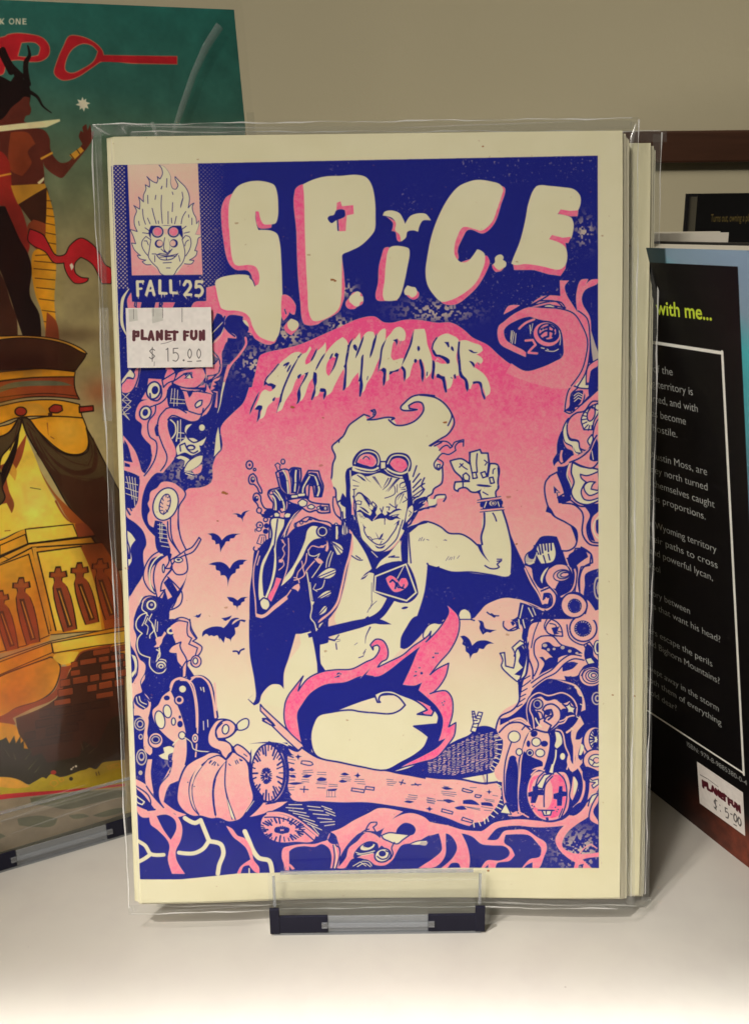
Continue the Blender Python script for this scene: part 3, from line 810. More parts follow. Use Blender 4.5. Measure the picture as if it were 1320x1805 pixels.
ART_COVER2 = """
@ 460 1090
B 880 1072 960 1070 1060 1040 1150 985 1160 1130 1060 1110 960 1092
# ======================= right border, lower
@ 740 1090
P 690 580 660 600 590 640 550 690 540 790 580 830 580 900 560 1000 520 1070 540 1130 600 1160 610 1220 600 1290 640 1380 700 1390 900 1430 1000 1420 1060 1380 1170 1290 1240 1220 1255 1180 1255 0 690 0 700 80 750 120 760 300 720 460
P 560 240 590 240 600 330 660 345 660 250 640 200 690 150 740 160 760 260 750 380 700 440 620 400 570 330
W/b6 560 240 592 235 600 330 655 345 668 250 645 200 700 150 735 170 760 240 755 340 740 400 700 430 680 440 620 390 570 330 580 290
B 680 200 715 190 740 240 735 330 700 400 660 390 720 340 690 300 700 250
b6 660 260 680 210 720 180 750 240 750 330 735 400 700 430
P/b6 590 0 585 50 620 80 690 60 700 0
B 630 10 700 20 700 70 660 60 620 50
# striped bend
b7 690 430 700 500 690 590 650 640 560 690 530 780
b5 690 460 720 430 770 400
b5 695 490 740 460 790 420
b5 698 520 750 490
b5 700 550 740 530
b5 690 590 735 560
b5 680 620 715 600
B 560 700 620 690 700 630 760 560 790 500 860 440 900 420 1020 450 1090 480 1110 530 1150 560 1150 620 1120 700 1080 760 1060 800 1090 980 1080 1050 1040 960 1030 1010 1080 1120 1110 1280 1000 1420 700 1400 620 1380 580 1300 590 1100 700 1020 620 720 560 750
P 540 790 620 740 700 710 760 750 780 770 860 770 910 800 915 860 880 1050 870 1090 830 1060 760 1080 740 1200 760 1340 700 1390 620 1390 590 1300 580 1100 600 1050 620 900 560 830
b7 555 800 620 740 700 730 750 760 770 780
b6 640 870 600 1000 590 1180 610 1290 690 1360
p14 630 720 700 700 750 730 770 760
b7,z 690 1370 680 1280 700 1100 695 1000 720 920 740 850 780 790 850 770 900 800 915 850 880 1040 860 1080
B 700 1380 690 1280 700 1100 700 1000 730 930 760 960 800 980 860 1010 860 1040 790 1060 760 1130 740 1210 760 1300 770 1360
p10 700 1370 685 1280 700 1100 705 1010 730 900 770 800
p9 690 1360 760 1400
B 605 1300 600 1100 610 1050 630 980 660 970 680 1010 690 1080 685 1200 690 1350 650 1370 610 1330
EB 650 985 26 22
EW/b5 660 830 42 40
EW/b5 815 868 32 30
EW/b5 695 938 22 24
EW/b5 842 945 32 28
EW/b5 770 945 24 24
EB 770 945 15 15
EB 872 880 26 22
EB 800 810 26 22 -30
EB 760 880 14 24
b6 715 780 740 750 770 760
W/b5 600 1300 640 1380 560 1370
# pumpkin with face
P/b8 760 1140 800 1080 860 1070 900 1090 960 1075 1020 1080 1055 1150 1055 1250 1040 1350 990 1410 900 1430 820 1400 770 1330 745 1240
K 770 1150 800 1110 860 1100 1010 1100 1030 1200 1030 1330 950 1400 850 1400 790 1330
P 790 1160 840 1110 900 1110 930 1200 900 1330 850 1350 790 1300
p9 780 1100 830 1060 870 1070
W/b6,s 810 1190 870 1100 930 1090 885 1130 860 1200
W/b6,s 920 1020 945 1020 935 1095 900 1085
b6 870 1325 870 1240 880 1170 930 1110
b6 870 1080 830 1120 810 1180
b6 960 1080 1010 1130 1030 1220 1020 1320 990 1400
b7 760 1360 800 1400 870 1425 960 1420 1020 1380 1070 1290
B,s 790 1180 830 1180 830 1205 865 1205 870 1245 830 1245 810 1300 775 1300 780 1255 757 1255 757 1225 790 1215
B,s 975 1180 1000 1180 1000 1215 1030 1220 1030 1250 1000 1255 995 1320 960 1320 960 1275 935 1270 935 1235 970 1225
b6 830 1350 940 1352
W/b6 855 1352 925 1352 915 1385 870 1388
b5 885 1352 885 1375
EB 785 1318 6 6
EB 800 1325 6 6
EB 790 1340 6 6
EB 950 1330 6 6
EB 968 1345 6 6
EB 960 1360 5 5
b5 1000 1340 975 1400
B,s 880 1400 900 1400 905 1425 885 1425
B 1070 1080 1100 1060 1150 1000 1180 1080 1190 1150 1180 1250 1160 1320 1080 1390 1040 1380 1080 1280 1100 1250 1110 1150 1080 1100
P/b6 1070 1100 1110 1150 1100 1220 1070 1290 1050 1260 1060 1180
W 1080 1110 1105 1150 1095 1210 1075 1250
b6 1020 1060 1060 1080 1110 1150 1120 1220 1080 1310 1040 1380
# lizard creature
w10 990 860 960 900 950 980 935 1030 
W/b6 940 790 980 800 1000 880 960 920 940 900 950 850
EW/b5 1000 970 22 28
p9 950 780 990 790 1020 900 1050 980 1030 1060
P/b8 790 770 830 740 830 700 800 640 780 600 800 560 850 540 890 570 950 560 1000 590 1050 570 1090 620 1060 640 1000 640 970 700 990 740 940 780 900 800 
p9 760 740 745 640 770 560 830 520 900 540 1000 520 1070 560 1100 620 1095 680 1040 690 1010 730 970 740
b5 750 720 740 640 765 550 830 510 900 530 1000 510 1080 555 1110 620 1100 690 1050 700
p8 800 770 790 690 770 640 790 570 850 560
EV/b6 825 600 36 36
EB 822 600 22 24
P/b7 900 790 920 750 870 720 890 690 930 680 920 640 880 660 860 640 880 610 930 600 980 640 985 700 940 760
EB 895 660 22 20
b8 870 700 880 650 920 640 930 680 900 710
P/b6 820 650 850 660 860 700 840 710
W/b6 1000 600 1030 610 1050 590 1060 615 1095 625 1080 645 1090 680 1060 660 1030 665 1035 640
p8 980 720 1010 710 1030 690
w9 850 760 830 740 810 700
# right vertical tail striped
p14 1090 480 1130 520 1145 560 1140 640 1110 720 1070 770 1030 800
w6 1090 480 1120 500
w6 1120 540 1150 545
w6 1125 600 1145 610
w6 1100 690 1125 705
w6 1060 770 1080 785
p12 1160 620 1120 740 1070 800 1080 900 1080 1040 1060 1020
p16 1150 790 1120 850 1100 960 1110 1040 1140 1100 1150 1200 1120 1290 1080 1330
# upper hub above
P 760 200 790 140 840 120 940 140 1020 180 1100 200 1150 240 1150 300 1120 350 1080 390 960 400 880 410 820 430 780 460 780 380 800 330 790 260
b7 780 20 750 90 755 250 790 360 790 420
b7 690 450 740 280 730 160 740 80 790 0
b6 850 120 810 150 800 240 830 320 800 400
b6 850 120 930 120 990 180 1060 200
B 860 170 900 160 940 190 1010 190 1080 200 1140 240 1130 260 1080 250 1000 260 950 280 910 250 880 220 850 210
EV/b4 875 185 20 16
EV/b4 1000 200 18 16
EV/b4 1050 225 16 14
EV/b4 940 210 14 12
EV/b4 1100 240 14 12
EV/b4 900 215 14 14
B 835 270 860 265 880 290 910 270 970 275 960 320 900 360 860 380 830 400 850 360 870 310
p14 780 460 850 410 930 370 1000 300 1060 260 1150 250
b6 780 450 850 400 920 360 990 290 1060 250 1130 260
b6 790 480 870 420 950 380 1020 310 1080 280 1150 290
B 1000 330 1060 300 1110 310 1070 350 1000 370
B 900 420 1020 430 1010 400 1100 400 1150 330 1250 300 1255 760 1150 800 1160 640 1150 560 1100 470 1020 440
B,s 1020 410 1060 400 1080 430 1030 440
P/b6 900 100 880 60 900 20 920 0 960 20 990 60 1000 120
B 920 60 980 50 960 90 980 100 940 110
b5 910 30 950 40 960 80 990 90
b5 890 0 870 50 900 100 960 120
b5 840 0 800 100 780 200
EP/b7 1145 65 95 92
b6 1030 40 1050 130 1130 180 1200 180
EW/b4 1142 65 58 54
EB 1142 67 48 44
ST 1142 67 42 38 56 52 20
P/b6 1150 180 1190 160 1250 260 1255 300 1200 250 1170 220
EW/b5 1245 200 26 50
EB 1248 200 14 36
B 1170 170 1210 200 1220 260 1250 300 1255 330 1180 320 1150 250
W/b5 1160 280 1200 270 1230 310 1180 320
EP/b6 1200 405 85 72
EP/b5 1205 402 66 54
EP/b5 1210 400 48 40
EW/b5 1215 397 34 28
EP/b5 1218 397 18 14
b4 1130 400 1160 350 1220 335
EV 1240 560 36 46
EB 1240 560 28 38
EV 1244 560 18 24
EB 1246 560 10 15
EP/b7 1225 860 80 100
EW/b5 1235 850 48 74
ST 1235 850 16 30 46 72 18
EP/b7 1230 1000 86 80
EW/b5 1235 1000 52 44
EP/b4 1238 998 22 20
b5 1195 990 1215 1000
b5 1210 1030 1225 1010
B 1140 1080 1170 1040 1255 1080 1255 1110 1180 1130 1185 1150 1150 1140
W/b5,s 1180 1120 1210 1140 1250 1130 1255 1165 1215 1195 1205 1175 1230 1155 1190 1150
B 1225 1340 1255 1290 1255 1430 1230 1400
W 1200 1240 1245 1225 1220 1280 1180 1320
b6 1180 1320 1205 1250 1250 1230
b6 1150 1310 1200 1260
P/b6 1190 1420 1200 1330 1255 1230 1255 1290 1220 1360 1255 1430 1255 1460
B 1110 1300 1150 1290 1150 1310 1090 1370 1050 1390 1060 1350
B 1150 800 1190 760 1150 820 1140 900 1150 960 1130 1000 1110 980 1130 880
W 1130 880 1150 900 1130 960 1115 960
B 1110 660 1160 640 1170 760 1120 850 1090 850 1100 800 1150 740 1130 700
# ======================= right border, upper
@ 740 640
P 1150 0 1100 100 1035 190 1010 335 1060 370 1000 450 960 560 950 650 900 780 875 830 880 950 940 1070 1040 1130 1095 1170 1085 1290 1040 1310 1000 1310 1030 1400 1070 1480 1070 1560 1000 1640 990 1700 1100 1800 1256 1800 1256 -10
b6 1155 0 1105 100 1040 185 1015 330 1050 345 1110 300 1180 240 1256 170
b6 1190 0 1160 100 1110 160 1060 210 1060 330 1030 320
W/b6 1160 60 1200 130 1180 170 1120 165 1080 150 1150 60
B 1190 20 1220 10 1252 30 1252 150 1190 240 1180 180 1200 130
P/b6 1165 140 1190 0 1230 0 1195 80 1190 140
B 1060 230 1080 190 1140 180 1160 220 1110 310 1060 330 1030 330 1050 280
w5 1080 220 1110 200 1140 215
w5 1080 240 1110 215 1140 230
w5 1082 260 1110 235 1130 245
p9 1150 190 1130 270 1090 310
b7 1015 330 1060 300 1120 290 1180 230 1256 165
b7 1256 260 1210 260 1150 330 1100 340 1050 380 1030 440 1050 520 1110 540 1120 590 1170 610 
W/b6 1040 380 1030 450 1050 530 1110 545 1120 590 1140 625 1090 620 1070 580 1020 550 1000 470 1020 410
B 1000 460 1005 540 1030 590 1070 610 1080 640 1030 650 1000 640 960 640 960 560 985 480
w6 1020 440 1020 540 1070 570 1085 620 1120 640
b6 1110 640 1180 600 1210 540 1215 480 1240 400 1256 380
W/b6 1175 540 1205 495 1215 520 1195 575
W/b6 1150 460 1130 390 1150 340 1190 300 1230 280 1256 270 1256 330 1220 400 1210 460
EP/b6 1200 350 26 50 15
b5 1150 330 1175 345
b5 1138 360 1168 365
b5 1135 390 1165 385
b5 1140 420 1170 405
b5 1155 450 1178 425
b5 1180 465 1190 430
b5 1205 460 1205 430
b5 1180 300 1190 320
b5 1210 285 1210 310
b5 1235 280 1225 310
EW/b5 1245 300 18 22
B 980 600 1040 620 1070 640 1010 700 990 680 960 690 940 720 930 680 950 640
P/b6 985 600 1010 600 1000 640 1010 690 990 700 975 680
B 1020 620 1050 615 1080 640 1040 660 1020 690 1000 670
B 960 720 1030 710 1050 690 1030 760 1060 840 1060 960 1000 980 970 980 960 930 950 860 970 930 1010 930 1000 860 970 790
p8 920 770 960 720 1020 710 1040 680 1100 650 1180 600 1230 560
b7 905 790 960 760 1000 860 1015 910 965 940
B,s 935 855 985 905 940 910
P,s 955 890 975 900 955 905
b7 910 790 880 830 880 940 930 1060 1030 1120 1095 1170 1090 1280 1040 1315 990 1315
B 890 990 920 1020 950 1070 1000 1110 930 1070
w7 1050 700 1030 780 1060 860 1060 930
W/b7 1070 690 1060 760 1080 830 1060 900 1080 950 1120 980 1180 990 1256 960 1256 860 1250 740 1200 730 1130 720
P/b6 1125 775 1170 785 1250 755 1256 830 1250 890 1200 880 1210 850 1230 830 1180 830 1150 860 1160 900 1190 925 1256 900 1256 940 1190 960 1150 950 1130 900 1150 850 1165 830 1130 800
P 1080 690 1180 630 1200 560 1245 520 1256 680 1200 730 1140 720
b7 1050 690 1120 660 1190 600 1215 540 1240 500
b7 1080 690 1130 715 1210 730 1256 680
B 1240 520 1252 560 1252 680 1220 685 1190 670 1190 640 1200 610 1220 560
w5 1205 610 1215 670
b7 1000 980 1080 990 1140 1050 1140 1200 1190 1270 1256 1280
b7 1060 960 1120 1000 1190 1000 1200 1060 1170 1150 1200 1250 1250 1260
B 1140 990 1256 980 1256 1030 1210 1080 1200 1160 1230 1250 1200 1240 1175 1150 1190 1060
w9 1256 1070 1225 1110 1215 1160 1240 1220 1256 1230
B 1235 1100 1256 1090 1256 1200 1240 1190
# lower cluster
B 820 1260 850 1215 960 1215 985 1280 1000 1330 1040 1430 1070 1480 1060 1440 1040 1350 1060 1330 1130 1300 1180 1370 1170 1400 1100 1420 1100 1500 1080 1600 1000 1640 960 1600 860 1570 850 1590 800 1540 775 1440 730 1420 750 1340 800 1290
P 730 1420 780 1440 785 1500 840 1590 900 1570 950 1600 960 1650 930 1710 890 1740 840 1700 820 1620 770 1540
W 830 1270 935 1260 950 1340 930 1390 850 1405 815 1330
b7 828 1260 845 1340
b7 850 1250 860 1330
b7 872 1250 880 1310
b7 895 1250 900 1320
b7 918 1258 920 1310
b6 800 1280 830 1340
b6 865 1350 880 1400
b6 900 1340 910 1380
EV/b5 775 1370 40 50 20
EB 785 1345 30 30
w5 745 1400 790 1400 820 1330
w5 760 1410 800 1400
P/b6 885 1460 880 1530 920 1580 950 1590 990 1520 1060 1480 1030 1420 960 1410 920 1430
EP/b5 995 1490 60 40 -10
EV/b5 1005 1485 44 28 -10
EP/b5 1015 1485 30 16 -10
EB 1020 1470 16 6
W/b5 840 1520 870 1450 910 1420 880 1490 860 1560
b6 860 1580 870 1500 930 1400
B 975 1590 1000 1570 1050 1520 1070 1540 1080 1600 1000 1640 990 1700 970 1650
p10 990 1640 1060 1600 1090 1520 1080 1440 1040 1420
P/b6 1090 1300 1130 1300 1200 1340 1190 1420 1130 1430 1110 1540 1130 1650 1080 1640 1100 1500 1100 1430 1030 1370 1060 1370
B 1030 1370 1110 1300 1150 1300 1180 1360 1100 1420 1080 1450 1050 1430
b7 1130 1290 1200 1340 1210 1400 1150 1430 1120 1500 1120 1600
B 1160 1480 1256 1440 1256 1730 1230 1740 1190 1680 1150 1640 1155 1560
EV 1248 1580 30 80
EB 1250 1580 22 68
EV 1252 1580 12 46
EP/b7 1080 1700 92 90
b6 1000 1650 1040 1620 1120 1630 1170 1690 1160 1760
EW/b4 1085 1705 46 48
EB 1085 1706 38 40
ST 1085 1706 32 34 44 46 18
P 850 1590 920 1570 960 1620 950 1690 900 1740 830 1710 900 1700 930 1640 880 1600
b7 850 1600 910 1575 955 1630 945 1700 890 1745 800 1740
b7 865 1660 870 1620 910 1620 925 1650 920 1700 880 1720 800 1690
B 865 1660 870 1625 905 1620 920 1660 915 1700 870 1715 850 1690 895 1690 905 1650
@ 740 1090
B 640 -120 700 -120 860 -60 850 20 790 30 750 90 742 160 715 140 718 60 690 20 650 10 632 -10
b7 780 20 760 60 750 120
w8 700 -110 690 -20 700 60
w7 725 -100 760 -40 800 -10
w7 745 -90 720 -20 735 60
w6 800 -70 815 -20 780 10
P/b6 590 0 585 50 620 80 680 50 670 20 640 0 650 -30 610 -40
B 632 20 650 10 668 30 650 50
@ 740 230
# upper right root + spiral
P 980 1045 1045 1045 1015 1085 1030 1150 1060 1200 1105 1270 1095 1190 1100 1120 1130 1040 1180 1035 1165 1070 1200 1040 1250 1035 1250 1060 1160 1110 1135 1160 1140 1210 1190 1300 1200 1430 1195 1520 1170 1680 1060 1800 900 1800 600 1700 640 1630 740 1685 850 1660 960 1610 1000 1585 1005 1500 960 1340 870 1325 700 1380 590 1390 595 1460 740 1550 740 1585 650 1540 560 1480 550 1380 585 1340 660 1280 740 1240 850 1160 920 1150 985 1155
P 585 1285 620 1225 700 1220 650 1250
b6 770 1230 900 1195 990 1200 1020 1240 910 1220 800 1240
W/b5 860 1225 910 1215 960 1235 890 1238
b6 740 1235 870 1170 900 1150
b5 760 1240 880 1160
b6 830 1190 960 1195 1010 1245
b6 740 1240 880 1235 1010 1250 1080 1280 1140 1370 1175 1470 1160 1600 1130 1690 1060 1790
b6 1110 1260 1170 1310 1190 1420 1190 1560 1160 1700 1100 1800
B 1200 1300 1250 1300 1250 1560 1210 1490
V 1200 1400 1230 1500 1250 1560 1250 1610 1215 1620 1200 1500
P/b5 1165 1770 1180 1650 1250 1600 1250 1650 1210 1680 1190 1770
B 1190 1720 1200 1680 1250 1650 1250 1800 1180 1800
B 590 1390 690 1320 790 1300 860 1325 960 1340 1000 1400 1005 1500 1000 1585 960 1610 850 1660 740 1685 640 1630 560 1580 640 1545 740 1585 830 1550 820 1500 740 1550 595 1460
P 550 1370 590 1335 680 1270 760 1235 850 1240 1000 1260 1080 1330 1120 1420 1130 1560 1080 1660 960 1700 850 1700 960 1620 1005 1570 1005 1480 980 1380 920 1335 860 1325 800 1310 770 1300 680 1325 590 1390 600 1460 650 1500 740 1555 740 1585 640 1540 560 1490
p14 695 1385 740 1345 800 1320
p14 740 1470 790 1465 810 1500 770 1540 760 1555 820 1560
EP 890 1425 94 82 20
EB 900 1415 80 68 20
EP 895 1408 58 52
b9 850 1390 900 1370 900 1440 870 1450
b9 840 1430 880 1400 940 1410 930 1440 960 1430
b8 905 1360 940 1385 930 1410
b8 870 1450 890 1470 940 1460
V 860 1380 870 1400 860 1400
w5 635 1480 650 1400
w5 645 1490 660 1410
w5 665 1490 672 1420
w4 640 1400 635 1460
w5 770 1360 775 1420
w4 790 1350 780 1400
w6 850 1520 870 1525
w5 880 1540 940 1545 970 1530
w5 890 1530 900 1535
w4 980 1500 985 1450 975 1400
"""
